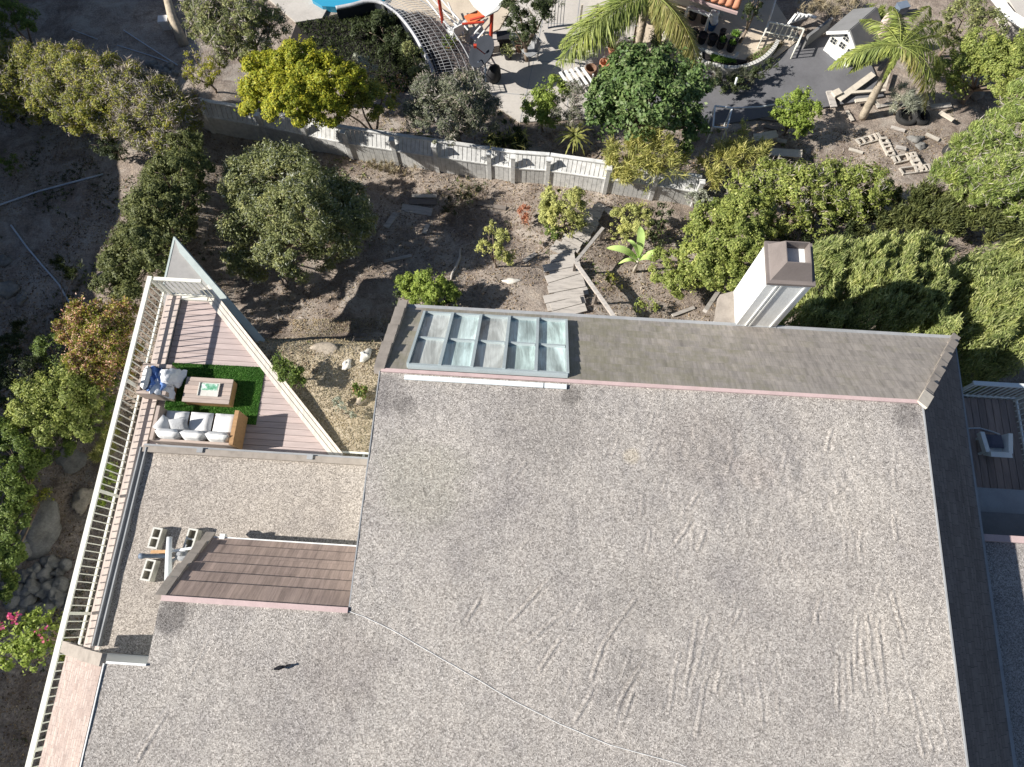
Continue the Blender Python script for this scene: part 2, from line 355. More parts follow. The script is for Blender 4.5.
# ------------------------------------------------------------------ object helpers
class MB:
    def __init__(s): s.v = []; s.f = []; s.uv = []
    def add(s, vs, fs, uvs=None):
        b = len(s.v); s.v += [tuple(p) for p in vs]
        for i, f in enumerate(fs):
            s.f.append(tuple(k+b for k in f)); s.uv.append(uvs[i] if uvs else None)
    def obox(s, o, ax, ay, az):
        """box: centre o, half-extent vectors"""
        o = Vector(o); vs = [o+ax*i+ay*j+az*k for k in (-1, 1) for j in (-1, 1) for i in (-1, 1)]
        fs = [(0, 2, 3, 1), (4, 5, 7, 6), (0, 1, 5, 4), (2, 6, 7, 3), (0, 4, 6, 2), (1, 3, 7, 5)]
        if ax.cross(ay).dot(az) < 0: fs = [f[::-1] for f in fs]
        s.add(vs, fs)
    def box(s, c, sx, sy, sz, a=0.0, tilt=None):
        m = Matrix.Rotation(a, 3, 'Z')
        if tilt: m = m @ Matrix.Rotation(tilt[0], 3, 'X') @ Matrix.Rotation(tilt[1], 3, 'Y')
        s.obox(c, m @ Vector((sx/2, 0, 0)), m @ Vector((0, sy/2, 0)), m @ Vector((0, 0, sz/2)))
    def bar(s, a, b, w, h, up=Vector((0, 0, 1))):
        a = Vector(a); b = Vector(b); d = b-a
        if d.length < 1e-6: return
        x = d.normalized(); y = up.cross(x)
        if y.length < 1e-3: y = Vector((1, 0, 0)).cross(x)
        y.normalize(); z = x.cross(y)
        s.obox((a+b)/2, d/2, y*(w/2), z*(h/2))
    def prism(s, poly, z0, z1):
        n = len(poly)
        area = sum(poly[i][0]*poly[(i+1) % n][1]-poly[(i+1) % n][0]*poly[i][1] for i in range(n))
        if area < 0: poly = poly[::-1]
        vs = [(p[0], p[1], z0) for p in poly]+[(p[0], p[1], z1) for p in poly]
        fs = [tuple(range(n))[::-1], tuple(range(n, 2*n))]
        for i in range(n): j = (i+1) % n; fs.append((i, j, n+j, n+i))
        s.add(vs, fs)
    def tube(s, pts, rad, seg=8, cap=True):
        pts = [Vector(p) for p in pts]; n = len(pts)
        if not hasattr(rad, '__len__'): rad = [rad]*n
        vs = []; ref = None
        for i, p in enumerate(pts):
            t = (pts[min(i+1, n-1)]-pts[max(i-1, 0)]).normalized()
            if ref is None or abs(ref.dot(t)) > .95: ref = Vector((0, 0, 1)) if abs(t.z) < .9 else Vector((1, 0, 0))
            x = (ref-t*ref.dot(t)).normalized(); y = t.cross(x); ref = x
            for k in range(seg):
                a = 2*math.pi*k/seg; vs.append(p+(x*math.cos(a)+y*math.sin(a))*rad[i])
        fs = []
        for i in range(n-1):
            for k in range(seg):
                k2 = (k+1) % seg; fs.append((i*seg+k, i*seg+k2, (i+1)*seg+k2, (i+1)*seg+k))
        if cap: fs += [tuple(range(seg))[::-1], tuple(range((n-1)*seg, n*seg))]
        s.add(vs, fs)
    def lathe(s, c, prof, seg=16, ax=None):
        """profile of (radius, height) round z at c"""
        c = Vector(c); q = Matrix.Identity(3) if ax is None else Vector((0, 0, 1)).rotation_difference(Vector(ax)).to_matrix()
        vs = []
        for r, z in prof:
            for k in range(seg):
                a = 2*math.pi*k/seg; vs.append(c+q @ Vector((r*math.cos(a), r*math.sin(a), z)))
        fs = []
        for i in range(len(prof)-1):
            for k in range(seg):
                k2 = (k+1) % seg; fs.append((i*seg+k, i*seg+k2, (i+1)*seg+k2, (i+1)*seg+k))
        if prof[0][0] > 1e-4: fs.append(tuple(range(seg))[::-1])
        if prof[-1][0] > 1e-4: fs.append(tuple(range((len(prof)-1)*seg, len(prof)*seg)))
        s.add(vs, fs)
    def quad(s, a, b, c, d, uv=None): s.add([a, b, c, d], [(0, 1, 2, 3)], [uv] if uv else None)
    def blob(s, c, r, seed=0, amp=.25, n=10, m=7, flat=None):
        c = Vector(c); rr = np.random.default_rng(seed); vs = []
        ph = rr.random(6)*6.28; fr = rr.integers(1, 4, 6)
        for i in range(m+1):
            th = math.pi*i/m
            for k in range(n):
                a = 2*math.pi*k/n
                q = 1+amp*(math.sin(fr[0]*a+ph[0])*math.sin(th*fr[1]+ph[1])+.6*math.sin(fr[2]*a*2+ph[2])*math.cos(th*fr[3]+ph[3]))+amp*.35*(rr.random()-.5)
                if i in (0, m): q = 1
                vs.append(c+Vector((r[0]*math.sin(th)*math.cos(a)*q, r[1]*math.sin(th)*math.sin(a)*q, r[2]*math.cos(th)*q)))
        fs = []
        for i in range(m):
            for k in range(n):
                k2 = (k+1) % n; fs.append((i*n+k, (i+1)*n+k, (i+1)*n+k2, i*n+k2))
        s.add(vs, fs)
    def cushion(s, c, sx, sy, sz, a=0.0, tilt=0.0, n=7, puff=.35, tiltx=0.0):
        c = Vector(c); m = Matrix.Rotation(a, 3, 'Z') @ Matrix.Rotation(tilt, 3, 'X') @ Matrix.Rotation(tiltx, 3, 'Y'); vs = []; fs = []
        for side in (1, -1):
            for i in range(n+1):
                for j in range(n+1):
                    u = -1+2*i/n; v = -1+2*j/n
                    e = (1-abs(u)**4)*(1-abs(v)**4)
                    z = side*sz/2*((1-puff)*min(1, 3*e)+puff*e)
                    k = 1-.05*(1-e)
                    vs.append(c+m @ Vector((u*sx/2*k, v*sy/2*k, z)))
        g = n+1
        for q in (0, 1):
            for i in range(n):
                for j in range(n):
                    a0 = q*g*g+i*g+j; f = (a0, a0+g, a0+g+1, a0+1)
                    fs.append(f if q == 0 else f[::-1])
        s.add(vs, fs)
    def build(s, name, m, parent=None, smooth=False):
        me = bpy.data.meshes.new(name)
        off = Vector((0, 0, 0)); p = parent
        while p is not None: off += p.location; p = p.parent
        me.from_pydata([(v[0]-off.x, v[1]-off.y, v[2]-off.z) for v in s.v], [], s.f)
        if any(u for u in s.uv):
            ul = me.uv_layers.new(name='UVMap')
            for poly, u in zip(me.polygons, s.uv):
                if u:
                    for li, c in zip(poly.loop_indices, u): ul.data[li].uv = c
        me.materials.append(m)
        if smooth:
            me.polygons.foreach_set('use_smooth', [True]*len(me.polygons))
        me.update()
        o = bpy.data.objects.new(name, me); COL.objects.link(o)
        if parent: o.parent = parent
        return o
def tag(o, label=None, cat=None, group=None, kind=None):
    if label: o['label'] = label
    if cat: o['category'] = cat
    if group: o['group'] = group
    if kind: o['kind'] = kind
    return o
def thing(name, label, cat, loc, group=None):
    o = bpy.data.objects.new(name, None); o.empty_display_size = .2; COL.objects.link(o)
    o.location = loc; return tag(o, label, cat, group)
def copy_tree(o, parent=None):
    c = o.copy(); COL.objects.link(c); c.parent = parent
    for ch in o.children: copy_tree(ch, c)
    return c
def clip(poly, n, d):
    """keep the part of a convex 2-D polygon with p.n <= d"""
    out = []
    for i in range(len(poly)):
        a = poly[i]; b = poly[(i+1) % len(poly)]
        da = a[0]*n[0]+a[1]*n[1]-d; db = b[0]*n[0]+b[1]*n[1]-d
        if da <= 0: out.append(a)
        if (da < 0 < db) or (db < 0 < da):
            t = da/(da-db); out.append((a[0]+(b[0]-a[0])*t, a[1]+(b[1]-a[1])*t))
    return out
def boards(mb, poly, dirv, width, gap, z0, z1):
    """a convex polygon laid with boards running along dirv"""
    n = (-dirv[1], dirv[0]); ds = [p[0]*n[0]+p[1]*n[1] for p in poly]
    t = min(ds)
    while t < max(ds):
        q = clip(clip(poly, n, t+width-gap), (-n[0], -n[1]), -t)
        if len(q) >= 3: mb.prism(q, z0, z1+random.uniform(-.0015, .0015))
        t += width

# ------------------------------------------------------------------ foliage
def unit(a): return a/np.maximum(np.linalg.norm(a, axis=-1, keepdims=True), 1e-9)
def rdir(n): return unit(rng.normal(size=(n, 3)))
def leaves(name, m, parent, C, D, N, Ln, W):
    """C centres, D long axes, N normals -> one mesh of folded leaf faces"""
    n = len(C); S = unit(np.cross(N, D)); N2 = np.cross(D, S)
    Ln = np.asarray(Ln).reshape(-1, 1)*np.ones((n, 1)); W = np.asarray(W).reshape(-1, 1)*np.ones((n, 1))
    V = np.empty((n, 4, 3))
    V[:, 0] = C-D*Ln/2; V[:, 2] = C+D*Ln/2-N2*Ln*.12
    V[:, 1] = C+S*W/2+N2*W*.15; V[:, 3] = C-S*W/2+N2*W*.15
    off = Vector((0, 0, 0)); p = parent
    while p is not None: off += p.location; p = p.parent
    V -= np.array(off)
    me = bpy.data.meshes.new(name)
    me.vertices.add(4*n); me.loops.add(4*n); me.polygons.add(n)
    me.vertices.foreach_set('co', V.reshape(-1).astype(np.float32))
    me.loops.foreach_set('vertex_index', np.arange(4*n, dtype=np.int32))
    me.polygons.foreach_set('loop_start', np.arange(0, 4*n, 4, dtype=np.int32))
    me.polygons.foreach_set('loop_total', np.full(n, 4, dtype=np.int32))
    me.materials.append(m); me.update(calc_edges=True)
    o = bpy.data.objects.new(name, me); COL.objects.link(o)
    if parent: o.parent = parent
    return o
LSC = .74
def crown_points(lobes, dens, leaf, cl=.33, depth=.55, up=.5):
    """lobes: (x,y,z,r,rz). Leaves sit in clumps on the outer part of every lobe."""
    Cs = []; Ns = []
    for (x, y, z, r, rz) in lobes:
        nc = max(9, int(13*dens*(r/.6)**1.4))
        d = rdir(nc); d[:, 2] = np.where(d[:, 2] < -.35, -d[:, 2], d[:, 2])
        rad = 1-depth*rng.random(nc)**1.6
        cc = np.array([x, y, z])+d*rad[:, None]*np.array([r, r, rz])
        cr = r*cl*rng.uniform(.4, 1.3, nc)
        for k in range(nc):
            nl = int(dens*46*(cr[k]/leaf)**1.35)+8
            dd = rdir(nl); q = rng.random(nl)**.45
            P = cc[k]+dd*(q*cr[k])[:, None]*np.array([1, 1, .75])
            Cs.append(P); Ns.append(unit(dd*.8+d[k]*.4+np.array([0, 0, up])+rng.normal(size=(nl, 3))*.45))
    for (x, y, z, r, rz) in lobes:          # ragged shoots that break the outline
        ns = int(26*dens*max(.4, r/.6)); d = rdir(ns); d[:, 2] = np.abs(d[:, 2])*.9+.05; d = unit(d)
        for k in range(ns):
            q = int(rng.integers(7, 18)); t = rng.random(q)*rng.uniform(.15, .5)+.78; bend = rng.normal(size=3)*.12
            P = np.array([x, y, z])+(d[k]+bend*(t[:, None]-.78))*t[:, None]*np.array([r, r, rz])+rng.normal(size=(q, 3))*leaf*.55
            Cs.append(P); Ns.append(unit(rng.normal(size=(q, 3))+np.array([-.2, 0, .9])))
    C, N = np.concatenate(Cs), np.concatenate(Ns)
    g = vnoise(C[:, 0]*1.0+C[:, 2]*.7, C[:, 1]-C[:, 2]*.6, 3.1)+.5*vnoise(C[:, 0]+C[:, 2], C[:, 1]+C[:, 2]*.5, 7.3)
    k = rng.random(len(C)) < np.clip(.9+4.6*(g+.05), .03, 1)
    return C[k], N[k]
def px_lobes(spec):
    out = []
    for s in spec:
        px, py, rp, h = s[:4]; k = s[4] if len(s) > 4 else .8
        p = atg(px, py, h); r = rp*mpp(px, py, p.z)
        out.append((p.x, p.y, p.z, r, r*k))
    return out
def plant(name, label, cat, spec, m, dens=1.0, leaf=.08, asp=.5, style='leaf', base=None, trunk=.06, group=None, cl=.33, depth=.55,
          bark='bark', extra=None, part='crown', flow=None, limbs=10, single=False):
    leaf = leaf*(LSC if style == 'leaf' else .85)
    lb = px_lobes(spec) if not isinstance(spec[0], Vector) else spec
    xs = np.array(lb)
    if base is None: bx, by = np.average(xs[:, 0], weights=xs[:, 3]), np.average(xs[:, 1], weights=xs[:, 3])
    else: bx, by = base
    bz = gz(bx, by)
    root = thing(name, label, cat, (bx, by, bz), group)
    C, N = crown_points(lb, dens, leaf, cl, depth)
    n = len(C)
    keep = C[:, 2] > ground(C[:, 0], C[:, 1])-.02
    C = C[keep]; N = N[keep]; n = len(C)
    if style == 'leaf':
        D = unit(np.cross(N, rdir(n))); leaves(part, m, root, C, D, N, leaf*np.clip(rng.lognormal(0, .38, n), .4, 2), leaf*asp*np.clip(rng.lognormal(0, .38, n), .4, 2))
    elif style == 'needle':
        fl = np.array(flow if flow is not None else (0, 0, .6))
        D = unit(N*(.35 if np.linalg.norm(fl) > .95 else .8)+fl+rng.normal(size=(n, 3))*.33); NN = unit(rng.normal(size=(n, 3))+np.array([0, 0, .8]))
        leaves(part, m, root, C, D, NN, leaf*2.4*rng.uniform(.6, 1.4, n), leaf*asp*rng.uniform(.7, 1.3, n))
    elif style == 'strap':
        D = unit(N*.9+rng.normal(size=(n, 3))*.45+np.array([0, 0, .15])); NN = unit(rng.normal(size=(n, 3))*.5+np.array([0, 0, 1]))
        leaves(part, m, root, C, D, NN, leaf*4*rng.uniform(.6, 1.4, n), leaf*asp*rng.uniform(.7, 1.3, n))
    if extra:
        for (em, frac, sz, ea, en) in extra:
            k = max(4, int(n*frac)); idx = rng.integers(0, n, k)
            P = C[idx]+N[idx]*sz*.5; D = unit(N[idx]*.7+rng.normal(size=(k, 3))*.6)
            leaves(en, em, root, P, D, rdir(k), sz*rng.uniform(.6, 1.5, k), sz*ea*np.ones(k))
    mb = MB(); b0 = Vector((bx, by, bz-.15))
    zt = np.average(xs[:, 2], weights=xs[:, 3])
    fork = Vector((bx+random.uniform(-.1, .1), by+random.uniform(-.1, .1), bz+(zt-bz)*.35))
    mb.tube([b0, (b0+fork)/2+Vector((random.uniform(-.05, .05), random.uniform(-.05, .05), 0)), fork], [trunk*1.25, trunk, trunk*.85], 8)
    for i, (x, y, z, r, rz) in enumerate(lb):
        c = Vector((x, y, z)); mid = fork.lerp(c, .5)+Vector((random.uniform(-.15, .15), random.uniform(-.15, .15), .12))*r
        mb.tube([fork, mid, c], [trunk*.7, trunk*.45, trunk*.25], 6)
        for k in range(max(2, limbs//max(1, len(lb)))):
            dv = Vector(rdir(1)[0]); dv.z = abs(dv.z)*.8
            e = c+Vector((dv.x*r, dv.y*r, dv.z*rz))*.92
            mb.tube([mid.lerp(c, .6), c.lerp(e, .5), e], [trunk*.3, trunk*.2, trunk*.08], 5)
    mb.build('trunk' if cat == 'tree' else 'stem', M[bark], root, True)
    return root
def canopy(name, label, poly, ztop, n, m, flow, ln, wd, base_z=4.0, amp=.5):
    P = np.array([list(at(px, py, ztop)) for px, py in poly]); x0, y0 = P[:, :2].min(0); x1, y1 = P[:, :2].max(0)
    X = rng.uniform(x0, x1, n*3); Y = rng.uniform(y0, y1, n*3); inside = np.zeros(len(X), bool); ed = np.full(len(X), 9.0); k = len(P)
    for i in range(k):
        a, b = P[i], P[(i+1) % k]
        c = (a[1] > Y) != (b[1] > Y)
        with np.errstate(divide='ignore', invalid='ignore'): inside ^= c & (X < (b[0]-a[0])*(Y-a[1])/(b[1]-a[1])+a[0])
        dd, _ = seg_dist(X, Y, a, b); ed = np.minimum(ed, dd)
    ed = ed+.25*vnoise(X, Y, 2.2)+.2*vnoise(X, Y, 5)
    k = inside & (ed > 0); X, Y, ed = X[k][:n], Y[k][:n], ed[k][:n]; n = len(X)
    h = amp*(1.3*vnoise(X, Y, .75)+1.3*vnoise(X+3, Y, 1.9)+1.3*vnoise(X, Y+7, 4.3)+.7*vnoise(X+5, Y, 8.5))-1.3*np.exp(-ed/.3)
    dep = rng.random(n)**1.7*.9+np.where(ed < .6, rng.random(n)*2.4*(1-ed/.6), 0)
    Z = ztop+h-dep; C = np.stack([X, Y, Z], -1)
    fx = np.array(flow)[None]+np.stack([.9*vnoise(X, Y, 1.3), .9*vnoise(X+11, Y, 1.3), .5*vnoise(X, Y+5, 2)], -1)+rng.normal(size=(n, 3))*.5
    g = vnoise(X, Y, 2.6)+.9*vnoise(X, Y, 6.1)+.5*vnoise(X, Y, 12)
    k = rng.random(n) < np.clip(.95+3.6*(g+.08), .05, 1); C, fx = C[k], fx[k]; n = len(C)
    cx, cy = P[:, 0].mean(), P[:, 1].mean(); root = thing(name, label, 'hedge', (cx, cy, gz(cx, cy)))
    leaves('crown', m, root, C, unit(fx), unit(rng.normal(size=(n, 3))*.6+np.array([-.3, 0, .8])), ln*rng.uniform(.5, 1.5, n), wd*rng.uniform(.6, 1.4, n))
    mb = MB()
    for i in range(9):
        j = rng.integers(0, n); c = Vector(C[j]); b = Vector((cx+(c.x-cx)*.55, cy+(c.y-cy)*.55, gz(c.x, c.y)-.2)); mid = b.lerp(c, .6)+UP*.2
        mb.tube([b, mid, c-UP*.1], [.07, .045, .015], 6)
    mb.build('stem', M['bark'], root, True); return root
def seg_dist(X, Y, a, b):
    dx, dy = b[0]-a[0], b[1]-a[1]; t = np.clip(((X-a[0])*dx+(Y-a[1])*dy)/(dx*dx+dy*dy), 0, 1)
    return np.hypot(X-a[0]-t*dx, Y-a[1]-t*dy), t
UP = Vector((0, 0, 1))
def frond(C, D, N, Ls, Ws, p0, dirv, length, droop, nl=46, w=.5, ll=.42, lift=.35, rach=None, rr=.018):
    """one arching palm leaf: appends leaflets, returns the rachis path"""
    dirv = Vector(dirv); h = Vector((dirv.x, dirv.y, 0)).normalized(); side = Vector((-h.y, h.x, 0)); pts = []
    for i in range(nl+1):
        t = i/nl; pts.append(Vector(p0)+h*(length*t*(1-.12*t))+Vector((0, 0, 1))*(lift*length*t-droop*length*t*t))
    for i in range(4, nl):
        t = i/nl; tg = (pts[i+1]-pts[i-1]).normalized(); upv = side.cross(tg)
        if upv.z < 0: upv = -upv
        L0 = ll*length*.5*(math.sin(math.pi*min(1, .18+t*.85))**.7)
        for sd in (-1, 1):
            d = (side*sd*.85+tg*.7+Vector((0, 0, -.75))+Vector(rng.normal(size=3))*.2).normalized()
            C.append(pts[i]+d*L0*.5); D.append(d); N.append((upv+Vector(rng.normal(size=3))*.25).normalized()); Ls.append(L0*random.uniform(.8, 1.15)); Ws.append(w*.09*random.uniform(.8, 1.2))
    if rach: rach.tube(pts[::4]+[pts[-1]], [rr*(1-.8*i/(len(pts[::4]))) for i in range(len(pts[::4])+1)], 5)
    return pts

# ------------------------------------------------------------------ terrain
def make_ground():
    xs = np.concatenate([np.linspace(-260, -30, 24)[:-1], np.arange(-30, 30.01, .22), np.linspace(30, 260, 24)[1:]])
    ys = np.concatenate([np.linspace(-260, -12, 24)[:-1], np.arange(-12, 36.01, .22), np.linspace(36, 280, 24)[1:]])
    X, Y = np.meshgrid(xs, ys, indexing='ij'); Z = ground(X, Y)
    nx, ny = X.shape; V = np.stack([X, Y, Z], -1).reshape(-1, 3)
    i = np.arange(nx-1)[:, None]*ny+np.arange(ny-1)[None, :]
    Fc = np.stack([i, i+ny, i+ny+1, i+1], -1).reshape(-1, 4)
    me = bpy.data.meshes.new('ground'); me.from_pydata(V.tolist(), [], Fc.tolist())
    me.polygons.foreach_set('use_smooth', [True]*len(me.polygons)); me.materials.append(M['dirt'])
    o = bpy.data.objects.new('ground', me); COL.objects.link(o); tag(o, kind='structure')
make_ground()
def slab(name, pxs, z, m, th=.2):
    mb = MB(); mb.prism([tuple(at(px, py, z)[:2]) for px, py in pxs], z-th, z); o = mb.build(name, M[m]); tag(o, kind='structure'); return o

# ------------------------------------------------------------------ house
house = thing('house', 'large house with flat gravel roofs, shingled skirts, skylight and white chimney', 'house', hw(3, -4, 4))
ZR, ZE, ZL = 10.0, 8.5, 8.0
def hpoly(pts): return [tuple(hw(x, y, 0)[:2]) for x, y in pts]
w = MB()
w.prism(hpoly([(.02, -.02), (10.0, -.02), (10.0, -9.5), (-3.85, -9.5), (-3.85, -5.36), (-3.17, -5.36), (-3.17, -4.3), (.02, -4.3)]), 2.5, ZR-.06)
w.prism(hpoly([(.25, -.03), (11.2, -.03), (11.2, 1.55), (.25, 1.55)]), 2.5, 8.42)
w.prism(hpoly([(10.01, -9.4), (11.2, -9.4), (11.2, -.04), (10.01, -.04)]), 2.5, 8.41)
w.prism(hpoly([(-5.05, -9.4), (-3.86, -9.4), (-3.86, -5.4), (-5.05, -5.4)]), 2.5, 8.42)
w.prism(hpoly([(-5.04, -5.3), (.01, -5.3), (.01, -1.38), (-5.04, -1.38)]), 2.5, ZL-.06)
w.build('wall', M['stucco'], house)
# gable face that closes the left shingle skirt, above the lower roof
w = MB(); a, b, c = hw(-3.9, -5.31, ZR-.03), hw(-5.38, -5.31, ZE-.06), hw(-3.9, -5.31, ZE-.3)
d = E2*-.05
w.add([a, b, hw(-5.38, -5.31, ZL-.1), hw(-3.1, -5.31, ZL-.1), hw(-3.1, -5.31, ZR-.03)]+[p+d for p in (a, b, hw(-5.38, -5.31, ZL-.1), hw(-3.1, -5.31, ZL-.1), hw(-3.1, -5.31, ZR-.03))],
      [(0, 1, 2, 3, 4), (9, 8, 7, 6, 5), (0, 5, 6, 1), (1, 6, 7, 2), (3, 8, 9, 4), (4, 9, 5, 0)])
w.build('end_wall', M['white_trim'], house)
# --- gravel main roof, a fine grid with raked ripples
RIDGE = [[(637, 597), (619, 622), (602, 647), (592, 680)], [(644, 660), (629, 685), (618, 707), (613, 730)], [(632, 695), (619, 732)], [(678, 655), (669, 712)],
 [(697, 620), (683, 700)], [(709, 617), (692, 685)], [(742, 610), (712, 657), (704, 687), (697, 735)], [(736, 650), (743, 705)], [(756, 660), (763, 727)], [(549, 580), (512, 620)],
 [(572, 607), (517, 650)], [(775, 665), (778, 715)], [(815, 610), (820, 630)], [(857, 612), (855, 665)], [(849, 655), (852, 697)], [(837, 657), (837, 710)], [(867, 615), (878, 697)],
 [(878, 620), (888, 712)], [(900, 645), (918, 725), (923, 755)], [(918, 700), (933, 750)], [(938, 710), (948, 750)], [(210, 637), (190, 677)], [(167, 712), (137, 762)], [(692, 521), (667, 556)],
 [(698, 494), (690, 507)], [(643, 494), (643, 514)], [(527, 461), (512, 479)], [(858, 474), (830, 499)], [(893, 514), (898, 539)], [(650, 530), (648, 550)], [(706, 530), (700, 548)], [(820, 600), (812, 640)],
 [(592, 690), (575, 722)], [(560, 640), (540, 670)], [(862, 640), (866, 690)], [(893, 590), (905, 640)], [(480, 600), (466, 622)], [(725, 640), (716, 690)], [(585, 600), (570, 625)], [(790, 440), (782, 470)], [(832, 430), (826, 452)], [(735, 452), (728, 470)]]
_rr = random.Random(5)
WR = []
for _ in range(150):
    px, py = _rr.uniform(470, 950), _rr.uniform(415, 765)
    if _rr.random() > .25+.75*sstep(470, 800, px): continue
    ang = (1.05 if px < 650 else 1.35 if px < 780 else 1.62)+_rr.gauss(0, .22); ln = _rr.uniform(8, 34)
    dx, dy = math.cos(ang)*ln, -math.sin(ang)*ln; b = _rr.uniform(-3, 3)
    WR.append(([(px, py), (px+dx*.5+b, py+dy*.5), (px+dx, py+dy)], _rr.uniform(.003, .009)))
def seg_d(X, Y, a, b):
    dx, dy = b[0]-a[0], b[1]-a[1]; l2 = dx*dx+dy*dy
    t = np.clip(((X-a[0])*dx+(Y-a[1])*dy)/l2, 0, 1)
    ex, ey = X-a[0]-t*dx, Y-a[1]-t*dy; ln = math.sqrt(l2)
    sgn = (ex*dy-ey*dx)/ln
    return np.hypot(ex, ey), sgn
def grid_roof(name, rects, z, m, step, disp):
    me = bpy.data.meshes.new(name); V = []; Fc = []; b = 0; idx = {}
    for (x0, x1, y0, y1) in rects:
        nx = max(2, int((x1-x0)/step)+1); ny = max(2, int((y1-y0)/step)+1)
        X, Y = np.meshgrid(np.linspace(x0, x1, nx), np.linspace(y0, y1, ny), indexing='ij')
        W = np.array(HO)[None, None, :2]+X[..., None]*np.array(E1)[:2]+Y[..., None]*np.array(E2)[:2]
        Z = z+disp(W[..., 0], W[..., 1])
        V.append(np.concatenate([W, Z[..., None]], -1).reshape(-1, 3))
        i = np.arange(nx-1)[:, None]*ny+np.arange(ny-1)[None, :]
        Fc.append((np.stack([i, i+ny, i+ny+1, i+1], -1)+b).reshape(-1, 4)); b += nx*ny
    V = np.concatenate(V)-np.array(house.location); Fc = np.concatenate(Fc)
    me.from_pydata(V.tolist(), [], Fc.tolist()); me.polygons.foreach_set('use_smooth', [True]*len(Fc)); me.materials.append(M[m])
    o = bpy.data.objects.new(name, me); COL.objects.link(o); o.parent = house; return o
def ripple(X, Y):
    Z = .016*vnoise(X, Y, 1.3)+.008*vnoise(X, Y, 4)+.006*vnoise(X, Y, 11)
    wob = .05*vnoise(X, Y, 3.0)+.02*vnoise(X, Y, 9.0)
    for pl, am in [(q, .015) for q in RIDGE]+WR:
        P = [at(px, py, ZR) for px, py in pl]
        Dm = np.full(X.shape, 9.0); Sg = np.zeros(X.shape)
        for a, b in zip(P[:-1], P[1:]):
            d, s = seg_d(X+wob, Y+wob, a, b); k = d < Dm; Dm = np.where(k, d, Dm); Sg = np.where(k, s, Sg)
        amp = am*(1+1.5*vnoise(X, Y, 2.3))
        Z += amp*np.exp(-((Dm/.024)**2))*np.where(Sg > 0, 1, .5)-.6*amp*np.exp(-(((Dm-.045)/.024)**2))
    p = at(760, 470, ZR); Z += (.016*vnoise(X, Y, 5)+.022*vnoise(X, Y, 9))*np.exp(-(((X-p.x)/2.0)**2+((Y-p.y)/.9)**2))
    return Z
grid_roof('main_roof', [(-3.2, 10.0, -7.2, -4.28), (0.0, 10.0, -4.28, 0), (-3.88, -3.2, -7.2, -5.32), (-3.88, 10.0, -9.5, -7.2)], ZR, 'gravel', .03, ripple)
grid_roof('lower_roof', [(-5.1, 0, -5.3, -1.36)], ZL, 'gravel_pink', .06, lambda X, Y: .016*vnoise(X, Y, 1.5)+.008*vnoise(X, Y, 5))
# roof-edge trims
def edge(name, m, pts, z, wd, ht, par=house):
    mb = MB()
    for (a, b) in zip(pts[:-1], pts[1:]):
        mb.bar(hw(*a, z), hw(*b, z), wd, ht)
    return mb.build(name, M[m], par)
edge('drip_edge', 'pink_trim', [(.02, .035), (9.98, .035)], ZR+.005, .07, .07)
edge('drip_edge', 'pink_trim', [(-3.18, -4.245), (-.02, -4.245)], ZR+.005, .09, .07)
edge('drip_edge', 'gutter_grey', [(10.015, -9.4), (10.015, .0)], ZR, .025, .06)
edge('drip_edge', 'white_trim', [(-3.9, -9.4), (-3.9, -5.32)], ZR, .02, .05)
edge('drip_edge', 'gutter_grey', [(-.012, -4.2), (-.012, .02)], ZR-.02, .02, .05)
edge('drip_edge', 'white_trim', [(-3.86, -5.30), (-3.2, -5.30)], ZR+.012, .035, .05)
# flashing along the upper end of the skylight
mb = MB()
for a, b in ((.47, 3.05), (3.07, 3.48)):
    mb.obox((hw(a, -.085, ZR+.035)+hw(b, -.085, ZR+.035))/2, E1*((b-a)/2), E2*.045, Vector((0, 0, .014)))
mb.build('skylight_flashing', M['rail_blue'], house)
# --- shingled skirts as overlapping courses
def slope(name, m, P0, P1, Q0, Q1, rows, th=.022, rag=0.0):
    mb = MB(); P0, P1, Q0, Q1 = map(Vector, (P0, P1, Q0, Q1))
    n = (P1-P0).cross(Q0-P0).normalized()
    if n.z < 0: n = -n
    ux = (P1-P0).normalized()
    for i in range(rows):
        t0, t1 = i/rows, (i+1)/rows+.25/rows
        t1 = min(t1, 1.0)
        a, b = P0.lerp(Q0, t0), P1.lerp(Q1, t0); c, d = P1.lerp(Q1, t1), P0.lerp(Q0, t1)
        lo, hi = n*.004, n*(th+.004)
        a, b, c, d = a+lo, b+lo, c+hi, d+hi
        def uvf(p, v): return ((p-P0).dot(ux)+.07*i*(i % 3), v)
        L0 = (Q0-P0).length
        v0, v1 = L0*t0, L0*t1
        U = [uvf(a, v0), uvf(b, v0), uvf(c, v1), uvf(d, v1)]
        f = [(0, 1, 2, 3), (3, 2, 5, 4), (0, 3, 4), (1, 5, 2)]
        k = n*-(th)
        mb.add([a, b, c, d, d+k, c+k], f, [U, [U[3], U[2], U[2], U[3]], [U[0], U[3], U[3]], [U[1], U[2], U[2]]])
    # solid deck below
    k = n*-.09
    mb.add([P0, P1, Q1, Q0, P0+k, P1+k, Q1+k, Q0+k], [(0, 3, 2, 1), (4, 5, 6, 7), (0, 1, 5, 4), (1, 2, 6, 5), (2, 3, 7, 6), (3, 0, 4, 7)], [[(0, 0)]*4]*6)
    return mb.build(name, M[m], house)
NW0, NW1 = (.04, .07), (.04, 2.0)
NE1 = (11.72, 2.0)
